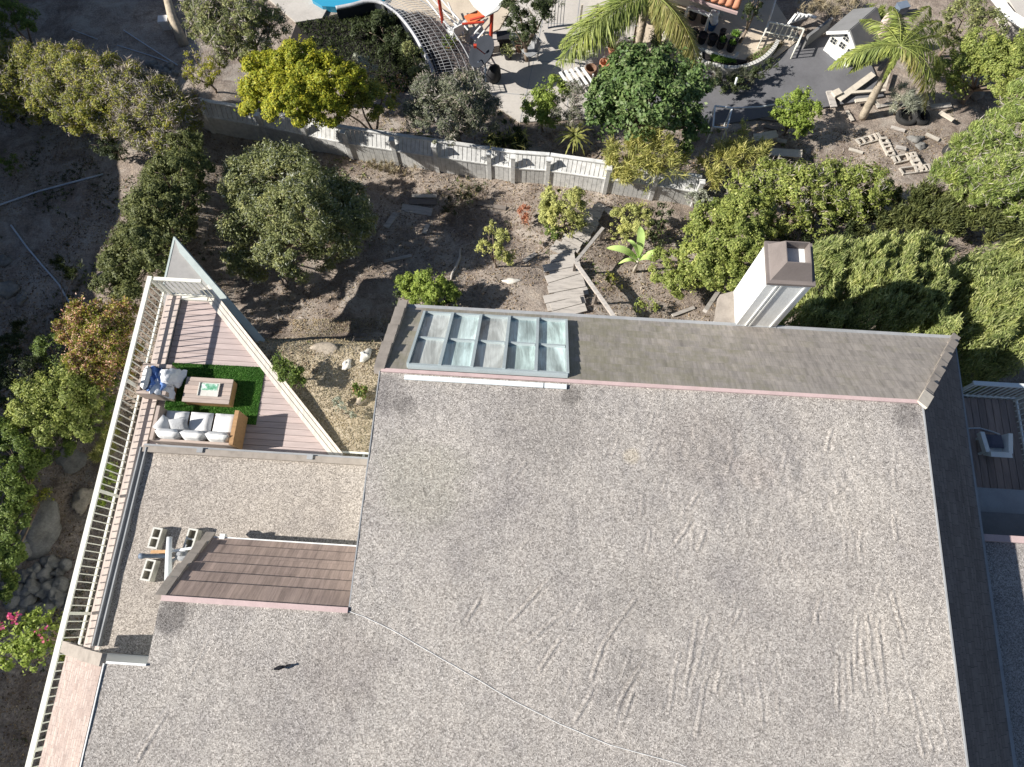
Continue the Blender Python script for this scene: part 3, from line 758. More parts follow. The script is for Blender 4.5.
# north skirt: cut round the skylight opening (left piece, right piece, strip below)
def npt(x, t):    # point on the north slope
    y = .07+(2.0-.07)*t; return hw(x, y, ZR-(ZR-ZE)*t)
nN = (npt(1, 0)-npt(0, 0)).cross(npt(0, 1)-npt(0, 0)).normalized()
def on_n(px, py):
    p = hit(px, py, npt(0, 0), nN); x, y = hl(p); return x, (y-.07)/1.93
sk = [on_n(427, 315.5), on_n(566.5, 324), on_n(567, 381), on_n(404.5, 371)]
SX0, SX1 = (sk[0][0]+sk[3][0])/2, (sk[1][0]+sk[2][0])/2; ST0, ST1 = max(.03, (sk[2][1]+sk[3][1])/2), min(.95, (sk[0][1]+sk[1][1])/2)
print('skylight', SX0, SX1, ST0, ST1)
slope('shingle_slope', 'shake_north', npt(.04, 0), npt(SX0, 0), npt(.04, 1), npt(SX0, 1), 9, .018)
slope('shingle_slope', 'shake_north', npt(SX0+.002, ST1), npt(SX1-.002, ST1), npt(SX0+.002, 1), npt(SX1-.002, 1), 1, .018)
slope('shingle_slope', 'shake_north', npt(SX1, 0), npt(10.0, 0), npt(SX1, 1), npt(11.72, 1), 9, .018)
slope('shingle_slope', 'shake_dark', hw(10.05, -9.4, ZR), hw(10.05, .05, ZR), hw(11.66, -9.4, ZE), hw(11.72, 1.98, ZE), 12, .018)
slope('shingle_slope', 'shake_tan', hw(-3.93, -5.3, ZR), hw(-3.93, -9.4, ZR), hw(-5.42, -5.25, ZE), hw(-5.42, -9.4, ZE), 18, .014)
slope('shingle_slope', 'shake_brown', hw(-.03, -4.2, ZR-.02), hw(-3.2, -4.2, ZR-.02), hw(-.03, -3.12, ZE+.02), hw(-3.2, -3.12, ZE+.02), 6, .045)
# closed triangular ends and the wall under the small skirt
def tri_end(x, ya, za, yb, zb, zc):
    mb = MB(); P = [hw(x, ya, za), hw(x, yb, zb), hw(x, ya, zc)]; k = E1*.06
    mb.add(P+[p+k for p in P], [(0, 1, 2), (5, 4, 3), (0, 3, 4, 1), (1, 4, 5, 2), (2, 5, 3, 0)]); mb.build('gable_end', M['stucco'], house)
tri_end(-3.19, -4.25, ZR-.1, -3.2, ZE-.07, ZL)
tri_end(.06, .0, ZR-.1, 1.9, ZE-.1, ZE-.6)
mb = MB(); mb.prism(hpoly([(-3.1, -4.29), (-.0, -4.29), (-.0, -3.35), (-3.1, -3.35)]), ZL-.1, 8.4); mb.build('wall', M['stucco'], house)
# cap tiles along rakes and hip
def caps(P, Q, n, up, wd=.2, h=.1, side=None):
    mb = MB(); P, Q = Vector(P), Vector(Q); d = (Q-P); 
    for i in range(n):
        a, b = P+d*(i/n), P+d*((i+1.18)/n)
        dirn = (b-a).normalized(); s = dirn.cross(up).normalized(); nn = s.cross(dirn)
        mb.obox((a+b)/2+nn*(.03+.03*(i % 2)), (b-a)/2+nn*.03*-1*0+nn*.028, s*(wd/2), nn*(h/2))
    return mb.build('rake_cap', M['cap_tile'], house)
UP = Vector((0, 0, 1))
caps(hw(-.02, .02, ZR), hw(-.02, 2.02, ZE), 7, UP, .2, .14)
caps(hw(-3.22, -4.24, ZR-.02), hw(-3.22, -3.1, ZE-.02), 5, UP, .18, .1)
caps(hw(10.02, .03, ZR-.01), hw(11.74, 2.02, ZE-.01), 9, UP, .17, .05)
caps(hw(-3.93, -5.27, ZR), hw(-5.43, -5.22, ZE), 5, UP, .2, .08)
mb = MB(); mb.bar(hw(9.98, -.03, ZR+.05), hw(10.22, .25, ZR-.10), .2, .05); mb.build('hip_patch', M['palewood'], house)
# eaves: thin grey edge along the north, white gutter on the small skirt
edge('gutter', 'gutter_grey', [(-.05, 2.05), (11.75, 2.05)], ZE-.02, .07, .07)
g = edge('gutter', 'white_trim', [(-3.28, -3.08), (-.02, -3.08)], ZE+.0, .055, .07)
mb = MB(); mb.bar(hw(-3.0, -3.06, ZE+.02), hw(-2.9, -3.06, ZE+.02), .12, .1); mb.build('gutter_bracket', M['white_trim'], house)
edge('gutter', 'gutter_grey', [(11.72, -9.4), (11.72, 1.9)], ZE-.02, .08, .07)
# gutter on the left of the lower roof: a trough with two lips
mb = MB()
for dx, wd, z, ht in ((-.055, .025, ZL+.03, .12), (.055, .025, ZL+.03, .12), (0, .1, ZL-.02, .03)):
    mb.bar(hw(-5.17+dx, -5.2, z), hw(-5.13+dx, -1.3, z), wd, ht)
mb.build('gutter', M['gutter_grey'], house)
mb = MB(); mb.bar(hw(-5.15, -1.33, ZL+.02), hw(-.0, -1.33, ZL+.02), .13, .1); mb.build('roof_curb', M['cap_tile'], house)
mb = MB(); mb.bar(hw(-5.15, -1.245, ZL+.0), hw(-0.0, -1.245, ZL+.0), .05, .09)
for x in (-4.0, -1.7): mb.bar(hw(x, -1.3, ZL+.09), hw(x+.12, -1.3, ZL+.09), .1, .03)
mb.build('gutter', M['gutter_grey'], house)
# --- skylight
sky = thing('skylight', None, None, npt((SX0+SX1)/2, .5)); sky.parent = house; sky.location = npt((SX0+SX1)/2, .5)-house.location
fr = MB(); sl = (npt(0, 1)-npt(0, 0)).normalized()
def nbar(x0, t0, x1, t1, wd, ht, lift): fr.bar(npt(x0, t0)+nN*lift, npt(x1, t1)+nN*lift, wd, ht, nN)
for i in range(6):
    x = SX0+(SX1-SX0)*i/5; nbar(x, ST0, x, ST1, .05 if i in (0, 5) else .06, .12, .06)
tm = ST0+(ST1-ST0)*.49
for t in (ST0, ST1): nbar(SX0, t, SX1, t, .06, .1, .05)
for i in range(5):
    xa, xb = SX0+(SX1-SX0)*i/5+.04, SX0+(SX1-SX0)*(i+1)/5-.04; nbar(xa, tm, xb, tm, .05, .09, .05)
fr.build('frame', M['frame_grey'], sky)
order = [2, 1, 2, 3, 1, 2, 3, 2, 1, 3]
gi = 0
pane_m = [[2, 1, 2, 0, 3], [2, 3, 2, 1, 0]]
for r_, (ta, tb) in enumerate(((ST0, tm), (tm, ST1))):
    for i in range(5):
        xa, xb = SX0+(SX1-SX0)*i/5+.03, SX0+(SX1-SX0)*(i+1)/5-.03
        q = MB(); q.obox((npt(xa, ta)+npt(xb, tb))/2+nN*.03, E1*((xb-xa)/2), (npt(0, tb)-npt(0, ta))/2, nN*.012)
        q.build('pane', GL[pane_m[r_][i]], sky)
# --- chimney
cA = hl(at(736, 327.5, 8.5)); cB = hl(at(775.5, 330.5, 8.5)); cx0, cx1 = cA[0], cB[0]; cy0 = 2.04; cy1 = 2.04+.83
ch = thing('chimney', None, None, hw((cx0+cx1)/2, (cy0+cy1)/2, 8)); ch.parent = house; ch.location = hw((cx0+cx1)/2, (cy0+cy1)/2, 8)-house.location
ZC = 10.55
mb = MB(); mb.prism(hpoly([(cx0, cy0), (cx1, cy0), (cx1, cy1), (cx0, cy1)]), 2.8, ZC)
for f in (.24, .33, .86):
    x = cx0+(cx1-cx0)*f; mb.bar(hw(x, cy0-.008, 8.3), hw(x, cy0-.008, ZC-.02), .035, .03, Vector((0, 1, 0)))
mb.build('shaft', M['chimney_white'], ch)
mb = MB(); mb.bar(hw(cx0-.01, cy0-.012, 8.47), hw(cx1+.01, cy0-.012, 8.47), .03, .12); mb.bar(hw(cx1+.012, cy0, 8.47), hw(cx1+.012, cy1, 8.47), .03, .12); mb.build('flashing', M['gutter_grey'], ch)
mb = MB(); mb.prism(hpoly([(cx0-.42, cy0+.0), (cx0-.004, cy0+.0), (cx0-.004, cy1), (cx0-.30, cy1-.1)]), 8.2, 8.44); mb.build('saddle', M['cap_tile'], ch)
mb = MB(); o_ = .03
def cp(f, z): 
    x0, x1, y0, y1 = cx0-o_+f, cx1+o_-f, cy0-o_+f, cy1+o_-f
    return [hw(x0, y0, z), hw(x1, y0, z), hw(x1, y1, z), hw(x0, y1, z)]
rings = [cp(.02, ZC-.07), cp(0, ZC-.07), cp(0, ZC), cp(.05, ZC+.004), cp(.07, ZC+.02), cp(.225, ZC+.42), cp(.24, ZC+.42), cp(.245, ZC+.05)]
vs = [p for r_ in rings for p in r_]; fs = []
for i in range(len(rings)-1):
    for k in range(4): fs.append((i*4+k, i*4+(k+1) % 4, i*4+4+(k+1) % 4, i*4+4+k))
mb.add(vs, fs); mb.build('cap', M['cap_brown'], ch)
mb = MB(); q = cp(.247, ZC+.2); mb.prism([tuple(p[:2]) for p in q], ZC-.0, ZC+.2); mb.build('flue_cover', M['white_trim'], ch)

# right-hand terrace roof, in the shade of the main roof
mb = MB(); 
tw = [at(978, 540, 8.2), at(1110, 548, 8.2), at(1110, 900, 8.2), at(1000, 900, 8.2)]
x0 = 11.3; yt = hl(at(985, 541, 8.2))[1]
mb.prism(hpoly([(x0, yt), (14.6, yt), (14.6, -9.4), (x0, -9.4)]), 2.5, 8.18); mb.build('terrace_roof', M['gravel_grey'], house)
edge('parapet_cap', 'pink_trim', [(11.45, yt+.06), (14.6, yt+.06)], 8.24, .13, .1)
mb = MB(); yq = hl(at(990, 512, 7.6))[1]; mb.prism(hpoly([(11.3, yt+.14), (14.6, yt+.14), (14.6, yq), (11.3, yq)]), 2.5, 7.6); mb.build('porch_roof', M['shed_roof'], house)
yq2 = hl(at(990, 487, 7.5))[1]
mb = MB(); mb.prism(hpoly([(11.6, yq+.02), (14.6, yq+.02), (14.6, yq2), (11.6, yq2)]), 7.25, 7.4); mb.build('porch_canopy', M['gutter_grey'], house)

# cable lying across the roof
mb = MB(); pts = [(348, 611), (365, 617), (392, 630), (430, 652), (470, 675), (512, 700), (560, 724), (610, 745), (680, 764), (760, 800)]
P = []
for i in range(len(pts)-1):
    for k in range(5):
        t = k/5; p = at(pts[i][0]+(pts[i+1][0]-pts[i][0])*t, pts[i][1]+(pts[i+1][1]-pts[i][1])*t, ZR+.008); p.x += .004*math.sin(i*3+k*1.7); p.z = ZR+.008+float(ripple(np.array([[p.x]]), np.array([[p.y]]))[0, 0]); P.append(p)
mb.tube(P, .006, 5); tag(mb.build('cable', M['cable']), 'thin pale cable running diagonally across the gravel roof', 'cable')

# ------------------------------------------------------------------ bird
p = at(280.5, 667.5, ZR+.03)
bird = thing('bird', 'small black bird standing on the gravel roof', 'bird', p)
def skinmesh(name, verts, edges, radii, m, parent, sub=1):
    me = bpy.data.meshes.new(name); off = Vector((0, 0, 0)); q = parent
    while q is not None: off += q.location; q = q.parent
    me.from_pydata([Vector(v)-off for v in verts], edges, []); o = bpy.data.objects.new(name, me); COL.objects.link(o)
    sk_ = o.modifiers.new('skin', 'SKIN'); o.modifiers.new('sub', 'SUBSURF').levels = sub; o.modifiers['sub'].render_levels = sub
    for i, r_ in enumerate(radii): me.skin_vertices[0].data[i].radius = r_ if hasattr(r_, '__len__') else (r_, r_)
    me.skin_vertices[0].data[1].use_root = True
    me.materials.append(m)
    if parent: o.parent = parent
    dg = bpy.context.evaluated_depsgraph_get(); me2 = bpy.data.meshes.new_from_object(o.evaluated_get(dg))
    o.modifiers.clear(); o.data = me2; me2.name = name
    me2.polygons.foreach_set('use_smooth', [True]*len(me2.polygons))
    return o
bd = Vector((-.97, -.24, 0)).normalized(); bz = Vector((0, 0, 1)); bs = Vector((bd.y, -bd.x, 0))
def bp(f, s, u): return p+(bd*f+bs*s+bz*u)*.64
skinmesh('body', [bp(-.20, 0, .075), bp(-.02, 0, .09), bp(.06, 0, .105), bp(.105, 0, .135), bp(.14, 0, .14), bp(-.12, 0, .08)], [(1, 2), (2, 3), (3, 4), (1, 5), (5, 0)],
         [(.008, .016), .033, .03, .021, .017, (.016, .017)], M['feather'], bird, 2)
mb = MB()
for s in (-1, 1):
    a, b, c, d = bp(.07, s*.035, .12), bp(.02, s*.058, .10), bp(-.17, s*.025, .078), bp(-.04, s*.03, .135)
    mb.add([a, b, c, d, a-bz*.01, b-bz*.012, c-bz*.01], [(0, 1, 2, 3) if s > 0 else (3, 2, 1, 0), (4, 6, 5), (0, 4, 5, 1), (1, 5, 6, 2)])
mb.build('wing', M['feather'], bird, True)
mb = MB(); mb.add([bp(-.15, .02, .083), bp(-.15, -.02, .083), bp(-.27, -.035, .07), bp(-.285, 0, .07), bp(-.27, .035, .07)]+[bp(-.15, .02, .073), bp(-.15, -.02, .073), bp(-.27, -.035, .064), bp(-.285, 0, .064), bp(-.27, .035, .064)],
   [(0, 1, 2, 3, 4), (9, 8, 7, 6, 5), (1, 6, 7, 2), (2, 7, 8, 3), (3, 8, 9, 4), (4, 9, 5, 0)]); mb.build('tail', M['feather'], bird)
mb = MB(); mb.tube([bp(.155, 0, .14), bp(.185, 0, .135), bp(.205, 0, .128)], [.008, .005, .002], 6); mb.build('beak', M['black'], bird)
mb = MB()
for s in (-1, 1):
    mb.tube([bp(0, s*.02, .06), bp(-.005, s*.02, .03), bp(.0, s*.02, -.025)], .005, 5)
    for a in (-.5, 0, .5): mb.tube([bp(0, s*.02, -.02), bp(.03, s*.02+a*.03, -.024)], .003, 4)
mb.build('leg', M['black'], bird)

# ------------------------------------------------------------------ deck
ZD = 6.7
deck = thing('deck', 'triangular pinkish wooden roof deck with seating and a pointed end', 'deck', hw(-4, 0, 4))
fp = [(-5.78, 2.66), (-5.1, 2.66), (-1.62, -.93), (-1.62, -1.1), (-5.78, -1.1)]
mb = MB(); boards(mb, hpoly(fp), tuple(E1[:2]), .142, .009, ZD-.03, ZD); mb.build('floor', M['deck'], deck)
mb = MB(); mb.prism(hpoly([(-6.05, 2.7), (-5.1, 2.7), (-1.5, -.95), (-.3, -1.1), (-6.05, -1.15)]), ZD-.28, ZD-.045); mb.build('subfloor', M['oldwood_dark'], deck)
mb = MB(); mb.prism(hpoly([(-6.11, -9.4), (-5.77, -9.4), (-5.77, 2.72), (-6.11, 2.72)]), 6.78, 6.81); mb.build('parapet_cap', M['deck_cap'], deck)
mb = MB(); mb.prism(hpoly([(-6.05, -9.4), (-5.81, -9.4), (-5.81, 2.69), (-6.05, 2.69)]), 3.0, 6.775); mb.build('parapet_wall', M['stucco'], deck)
mb = MB(); mb.prism(hpoly([(-5.8, -9.4), (-5.31, -9.4), (-5.31, -1.15), (-5.8, -1.15)]), 3.0, 6.68); mb.build('walkway', M['oldwood_dark'], deck)
mb = MB(); mb.bar(hw(-5.76, 2.7, ZD+.02), hw(-5.12, 2.7, ZD+.02), .1, .14); mb.build('end_curb', M['rail_white'], deck)
# pale cap along the diagonal edge, three boards side by side
mb = MB(); a, b = (-5.3, 2.98), (-1.42, -1.02); dv = (hw(*b, 0)-hw(*a, 0)).normalized(); nv = Vector((-dv.y, dv.x, 0))
for o, wd, z in ((-.05, .085, ZD+.05), (.045, .085, ZD+.04), (.13, .06, ZD+.03)):
    mb.bar(hw(*a, z)+nv*o, hw(*b, z)+nv*o, wd, .05)
mb.bar(hw(*a, ZD-.1)+nv*.03, hw(*b, ZD-.1)+nv*.03, .16, .24)
mb.build('edge_cap', M['edge_cap'], deck)
mb = MB(); mb.bar(hw(-1.6, -1.08, ZD+.1), hw(-.4, -1.08, ZD+.1), .07, .05)
for i in range(6): mb.bar(hw(-1.25+.19*i, -1.08, ZD-.1), hw(-1.25+.19*i, -.84, ZD-.1), .06, .05)
mb.bar(hw(-1.5, -.84, ZD-.08), hw(-.4, -.84, ZD-.08), .05, .05); mb.build('slatted_bridge', M['rail_white'], deck)
mb = MB(); mb.prism(hpoly([(-6.0, 1.7), (-4.7, 1.7), (-2.9, -.3), (-2.5, -1.2), (-6.0, -1.2)]), 2.6, ZD-.29); mb.build('support_wall', M['stucco'], deck)
# pointed flat overhang beyond the rail, one level lower
ZO = 6.15
ov = [at(174.5, 237, ZO), at(162, 292, ZO), hw(-5.9, 1.0, ZO), hw(-4.0, 1.0, ZO), at(262, 338, ZO)]
mb = MB(); mb.prism([tuple(p[:2]) for p in ov], ZO-.06, ZO); mb.build('overhang', M['overhang_grey'], deck)
mb = MB(); a, b = ov[0], ov[4]; dv2 = (b-a).normalized(); nv2 = Vector((-dv2.y, dv2.x, 0))
mb.prism([tuple((a+UP*.0)[:2]), tuple((b+dv2*.5)[:2]), tuple((b+dv2*.3-nv2*.16)[:2]), tuple((a+dv2*.5-nv2*.16)[:2])], ZO-.02, ZO+.05) if nv2.x > 0 else mb.prism([tuple(a[:2]), tuple((b+dv2*.5)[:2]), tuple((b+dv2*.3-nv2*.16)[:2]), tuple((a+dv2*.5-nv2*.16)[:2])], ZO-.02, ZO+.05)
mb.build('coping', M['fascia_green'], deck); mb = MB(); mb.bar(a-UP*.2, b+dv2*.4-UP*.2, .05, .36); mb.build('fascia', M['fascia_green'], deck)
mb = MB(); mb.bar(a-UP*.2, ov[1]-UP*.2, .05, .42); mb.build('fascia', M['fascia_green'], deck)

# railings
def railing(name, label, runs, ztop, zbase, m, spacing, post_every, wd=.1, loc=None, bw=.02):
    r = thing(name, label, 'railing', runs[0][0].copy())
    tr = MB(); br = MB()
    for (a, b) in runs:
        a = Vector(a); b = Vector(b); L_ = (b-a).length; n = int(L_/spacing)
        dirn = (b-a).normalized()
        tr.bar(Vector((a.x, a.y, ztop))-dirn*wd/2, Vector((b.x, b.y, ztop))+dirn*wd/2, wd, .05); br.bar(Vector((a.x, a.y, zbase+.06)), Vector((b.x, b.y, zbase+.06)), .04, .04)
        for i in range(n+1):
            q = a.lerp(b, i/n); post = i % post_every == 0
            k = MB(); s_ = .06 if post else bw
            k.bar((q.x, q.y, zbase-.05), (q.x, q.y, ztop-.02), s_, s_, Vector(dirn)); k.build('post' if post else 'baluster', M[m], r)
    tr.build('top_rail', M[m], r); br.build('bottom_rail', M[m], r); return r
zt = 7.66
railing('railing', 'long cream metal railing running down the left edge of deck and walkway', [(hw(-6.12, 2.74, 6.9), hw(-6.12, -8.2, 6.9))], zt, 6.9, 'rail_white', .153, 16)
railing('railing', 'short cream railing across the pointed end of the deck', [(hw(-5.98, 2.74, 6.8), hw(-4.95, 2.74, 6.8))], zt, 6.8, 'rail_white', .128, 9, .08)

# ------------------------------------------------------------------ deck furniture
def cb(mb, x0, x1, y0, y1, z0, z1):   # box in the house frame
    mb.obox((hw(x0, y0, z0)+hw(x1, y1, z1))/2, E1*((x1-x0)/2), E2*((y1-y0)/2), Vector((0, 0, (z1-z0)/2)))
sx0, sx1, sy0, sy1 = -5.45, -3.6, -.98, -.2
so = thing('sofa', 'three-seat wooden outdoor sofa with pale cushions, backed to the gravel roof edge', 'sofa', hw((sx0+sx1)/2, (sy0+sy1)/2, ZD))
mb = MB(); cb(mb, sx0+.07, sx1-.07, sy0+.06, sy1-.02, ZD+.1, ZD+.26)
for x in (sx0+.03, sx1-.09):
    for y in (sy0+.03, sy1-.09): cb(mb, x, x+.06, y, y+.06, ZD, ZD+.1)
mb.build('frame', M['teak'], so)
for xa, xb in ((sx0, sx0+.075), (sx1-.09, sx1)):
    mb = MB(); cb(mb, xa, xb, sy0, sy1, ZD+.07, ZD+.64); mb.build('arm', M['teak' if xa > -4 else 'teak_grey'], so)
mb = MB(); cb(mb, sx0+.076, sx1-.091, sy0, sy0+.055, ZD+.07, ZD+.55); mb.build('back_frame', M['teak_grey'], so)
cwid = (sx1-sx0-.18)/3
for i in range(3):
    xc = sx0+.085+cwid*(i+.5)
    mb = MB(); mb.cushion(hw(xc, (sy0+sy1)/2+.1, ZD+.35), cwid-.012, sy1-sy0-.22, .19, HA, 0, puff=.2); mb.build('seat_cushion', M['cushion'], so, True)
    mb = MB(); mb.cushion(hw(xc, sy0+.16, ZD+.55), cwid-.015, .34, .19, HA, R(80), puff=.3); mb.build('back_cushion', M['cushion'], so, True)
def pillow(label, x, y, z, s, a, t, m, tx=0):
    o = thing('throw_pillow', label, 'pillow', hw(x, y, z)); mb = MB(); mb.cushion(hw(x, y, z), s, s, .15, HA+a, t, puff=.75, tiltx=tx)
    mb.build('cover', M[m], o, True)
pillow('light grey pillow in the left corner of the sofa', -5.22, -.62, ZD+.58, .36, R(60), R(48), 'cushion')
pillow('speckled grey pillow leaning beside the corner pillow on the sofa', -4.9, -.62, ZD+.55, .40, R(12), R(38), 'pillow_grey')
# armchair
ax0, ax1, ay0, ay1 = -6.03, -5.36, .08, .80
ac = thing('armchair', 'wooden outdoor armchair facing the coffee table, draped with a throw', 'armchair', hw((ax0+ax1)/2, (ay0+ay1)/2, ZD))
mb = MB(); cb(mb, ax0+.02, ax1, ay0+.08, ay1-.08, ZD+.1, ZD+.25)
for x in (ax0+.0, ax1-.07):
    for y in (ay0+.02, ay1-.08): cb(mb, x, x+.06, y, y+.06, ZD, ZD+.1)
mb.build('frame', M['teak'], ac)
for y in (ay0, ay1-.085):
    mb = MB(); cb(mb, ax0, ax1, y, y+.085, ZD+.06, ZD+.56); mb.build('arm', M['teak_grey'], ac)
mb = MB(); cb(mb, ax0-.005, ax0+.05, ay0+.088, ay1-.088, ZD+.06, ZD+.55); mb.build('back_frame', M['teak_grey'], ac)
mb = MB(); mb.cushion(hw((ax0+ax1)/2+.07, (ay0+ay1)/2, ZD+.34), .6, .58, .18, HA, 0, puff=.2); mb.build('seat_cushion', M['cushion'], ac, True)
mb = MB(); mb.cushion(hw(ax0+.15, (ay0+ay1)/2, ZD+.52), .36, .58, .18, HA, 0, puff=.35, tiltx=R(-74)); mb.build('back_cushion', M['cushion'], ac, True)
def cloth(name, label, cat, pts_fn, nu, nv, m, wr):
    mb = MB(); vs = []
    for i in range(nu+1):
        for j in range(nv+1):
            p = pts_fn(i/nu, j/nv); vs.append(p+Vector((random.uniform(-1, 1), random.uniform(-1, 1), random.uniform(-.5, 1)))*wr)
    n = len(vs); vs += [v-UP*.012 for v in vs]; fs = []
    g = nv+1
    for i in range(nu):
        for j in range(nv):
            a = i*g+j; f = (a, a+g, a+g+1, a+1); fs += [f, tuple(k+n for k in f[::-1])]
    mb.add(vs, fs); return tag(mb.build(name, M[m], None, True), label, cat)
ym = (ay0+ay1)/2
cloth('blue_cushion', 'blue blanket bunched on the seat of the armchair', 'blanket', lambda u, v: hw(ax0+.2+.34*u+.1*math.sin(5*v), ym-.3+.6*v, ZD+.52+.05*math.sin(9*u+4*v)+.04*(1-u)), 9, 9, 'blanket_blue', .018)
cloth('throw', 'white fluffy throw hanging over the front of the armchair', 'throw', lambda u, v: hw(ax0+.42+.42*u-.10*math.sin(3*v+1), ym-.36+.60*v+.1*u*math.sin(7*v), ZD+.57+.05*math.sin(8*v+5*u)-(0 if u < .55 else (u-.55)*.55)), 10, 12, 'blanket_white', .028)
# turf mat
tp = [at(173, 363, ZD), at(265.5, 367.5, ZD), at(256, 425, ZD), at(163, 418, ZD)]
tr = thing('turf_mat', 'rectangular green artificial turf mat under the coffee table', 'mat', (tp[0]+tp[2])/2)
mb = MB(); mb.prism([tuple(p[:2]) for p in tp], ZD+.004, ZD+.016); mb.build('backing', M['turf_base'], tr)
n = 26000; u = rng.random(n); v = rng.random(n); P = np.array([list(p) for p in tp])
C = (P[0]*(1-u)[:, None]+P[1]*u[:, None])*(1-v)[:, None]+(P[3]*(1-u)[:, None]+P[2]*u[:, None])*v[:, None]; C[:, 2] = ZD+.03
leaves('pile', M['turf'], tr, C, unit(np.array([0, 0, 1])+rng.normal(size=(n, 3))*.45), rdir(n), .035*np.ones(n), .012*np.ones(n))
# coffee table
tzt = ZD+.33
c4 = [at(186, 377, tzt), at(233, 379, tzt), at(229, 404, tzt), at(182.5, 401.5, tzt)]
lx = [hl(p) for p in c4]; tx0 = (lx[0][0]+lx[3][0])/2; tx1 = (lx[1][0]+lx[2][0])/2; ty0 = (lx[2][1]+lx[3][1])/2; ty1 = (lx[0][1]+lx[1][1])/2
ct = thing('coffee_table', 'low rectangular wooden coffee table standing on the turf mat', 'table', hw((tx0+tx1)/2, (ty0+ty1)/2, ZD))
mb = MB(); boards(mb, hpoly([(tx0, ty0), (tx1, ty0), (tx1, ty1), (tx0, ty1)]), tuple(E1[:2]), .1, .006, tzt-.04, tzt); mb.build('top', M['teak_grey'], ct)
mb = MB()
for q in ((tx0+.01, tx1-.01, ty0+.01, ty0+.035), (tx0+.01, tx1-.01, ty1-.035, ty1-.01), (tx0+.01, tx0+.035, ty0+.036, ty1-.036), (tx1-.035, tx1-.01, ty0+.036, ty1-.036)): cb(mb, *q, ZD+.03, tzt-.042)
mb.build('apron', M['teak'], ct)
q = at(209, 389.5, tzt+.02); qx, qy = hl(q)
tray = thing('tray', 'shallow white tray with a green patterned insert on the coffee table', 'tray', q)
mb = MB(); cb(mb, qx-.23, qx+.23, qy-.16, qy+.16, tzt+.003, tzt+.02)
for s in (-1, 1): cb(mb, qx+s*.23-.01, qx+s*.23+.01, qy-.16, qy+.16, tzt+.022, tzt+.05)
mb.build('base', M['block_light'], tray)
mb = MB(); cb(mb, qx-.19, qx+.19, qy-.02, qy+.14, tzt+.022, tzt+.026); mb.build('insert', mat('green_print', lambda nt: bsdf(nt, ramp(nt, noise(nt, 7, 4, .6), [(.35, (.04, .22, .10)), (.5, (.2, .42, .3)), (.62, (.7, .75, .72))]), .4)), tray)

# ------------------------------------------------------------------ things on the lower roof
def cinder(px, py, a, label):
    c = at(px, py, ZL+.2); o = thing('cinder_block', label, 'cinder block', (c.x, c.y, ZL+.005), 'cinder blocks on the lower gravel roof')
    o.rotation_euler = (0, 0, a)
    mb = MB(); z0, z1 = 0, .2; W, Ln = .1, .205
    xs = [-W, -W+.034, W-.034, W]; ys = [-Ln, -Ln+.034, -.017, .017, Ln-.034, Ln]
    for i in range(3):
        for j in range(5):
            if i == 1 and j in (1, 3): mb.box((0, (ys[j]+ys[j+1])/2, .02), xs[2]-xs[1], ys[j+1]-ys[j], .02); continue
            mb.box(((xs[i]+xs[i+1])/2, (ys[j]+ys[j+1])/2, .1), xs[i+1]-xs[i], ys[j+1]-ys[j], .2)
    b = MB(); 
    # butt joints: weld by building one clean shell instead
    b = MB(); n0 = []
    def ring(x0, x1, y0, y1, z): return [(x0, y0, z), (x1, y0, z), (x1, y1, z), (x0, y1, z)]
    outer = ring(-W, W, -Ln, Ln, 0)+ring(-W, W, -Ln, Ln, .2); b.add(outer, [(0, 1, 5, 4), (1, 2, 6, 5), (2, 3, 7, 6), (3, 0, 4, 7), (3, 2, 1, 0)])
    for i in range(3):
        for j in range(5):
            if i == 1 and j in (1, 3):
                h = ring(xs[1], xs[2], ys[j], ys[j+1], .2)+ring(xs[1], xs[2], ys[j], ys[j+1], .02)
                b.add(h, [(0, 4, 5, 1), (1, 5, 6, 2), (2, 6, 7, 3), (3, 7, 4, 0), (4, 7, 6, 5)]); continue
            b.add(ring(xs[i], xs[i+1], ys[j], ys[j+1], .2), [(0, 1, 2, 3)])
    me_par = o
    me = bpy.data.meshes.new('shell'); me.from_pydata(b.v, [], b.f); me.materials.append(M['block'])
    s = bpy.data.objects.new('shell', me); COL.objects.link(s); s.parent = o
    t = MB(); 
    f = ring(-W, W, -Ln, Ln, .2015)
    for i in range(3):
        for j in range(5):
            if not (i == 1 and j in (1, 3)): t.add(ring(xs[i], xs[i+1], ys[j], ys[j+1], .2015), [(0, 1, 2, 3)])
    me = bpy.data.meshes.new('top_face'); me.from_pydata(t.v, [], t.f); me.materials.append(M['block_light'])
    s = bpy.data.objects.new('top_face', me); COL.objects.link(s); s.parent = o
cinder(155, 538, HA-R(5), 'concrete block above the blue-grey pipe, nearest the left gutter')
cinder(148, 570, HA-R(6), 'concrete block below the blue-grey pipe, farthest from the shingles')
cinder(190.5, 539, HA-R(6), 'concrete block behind the white pipe, touching the shingled skirt')
am = thing('pipe_mount', 'cross of white and blue-grey pipes held down by concrete blocks', 'pipe mount', at(172, 556, ZL))
mb = MB(); a, b = at(169.5, 537, ZL+.42), at(168.5, 581, ZL+.1); mb.tube([a, a.lerp(b, .5)+UP*.02, b], [.05, .06, .075], 12); mb.build('white_pipe', M['pvc'], am, True)
mb = MB(); mb.tube([at(139.5, 556, ZL+.23), at(144, 556, ZL+.23), at(144.2, 556, ZL+.23), at(171, 556, ZL+.23)], [.055, .055, .04, .04], 10); mb.build('steel_pipe', M['steel_blue'], am, True)
mb = MB(); mb.bar(at(151, 552, ZL+.2), at(170, 551.5, ZL+.2), .06, .04); mb.build('rusty_bar', M['copper_orange'], am)
mb = MB(); q = at(182, 554.5, ZL+.2); mb.lathe(q, [(.11, 0), (.13, .02), (.1, .05), (.04, .06), (.04, .16), (0, .16)], 12)
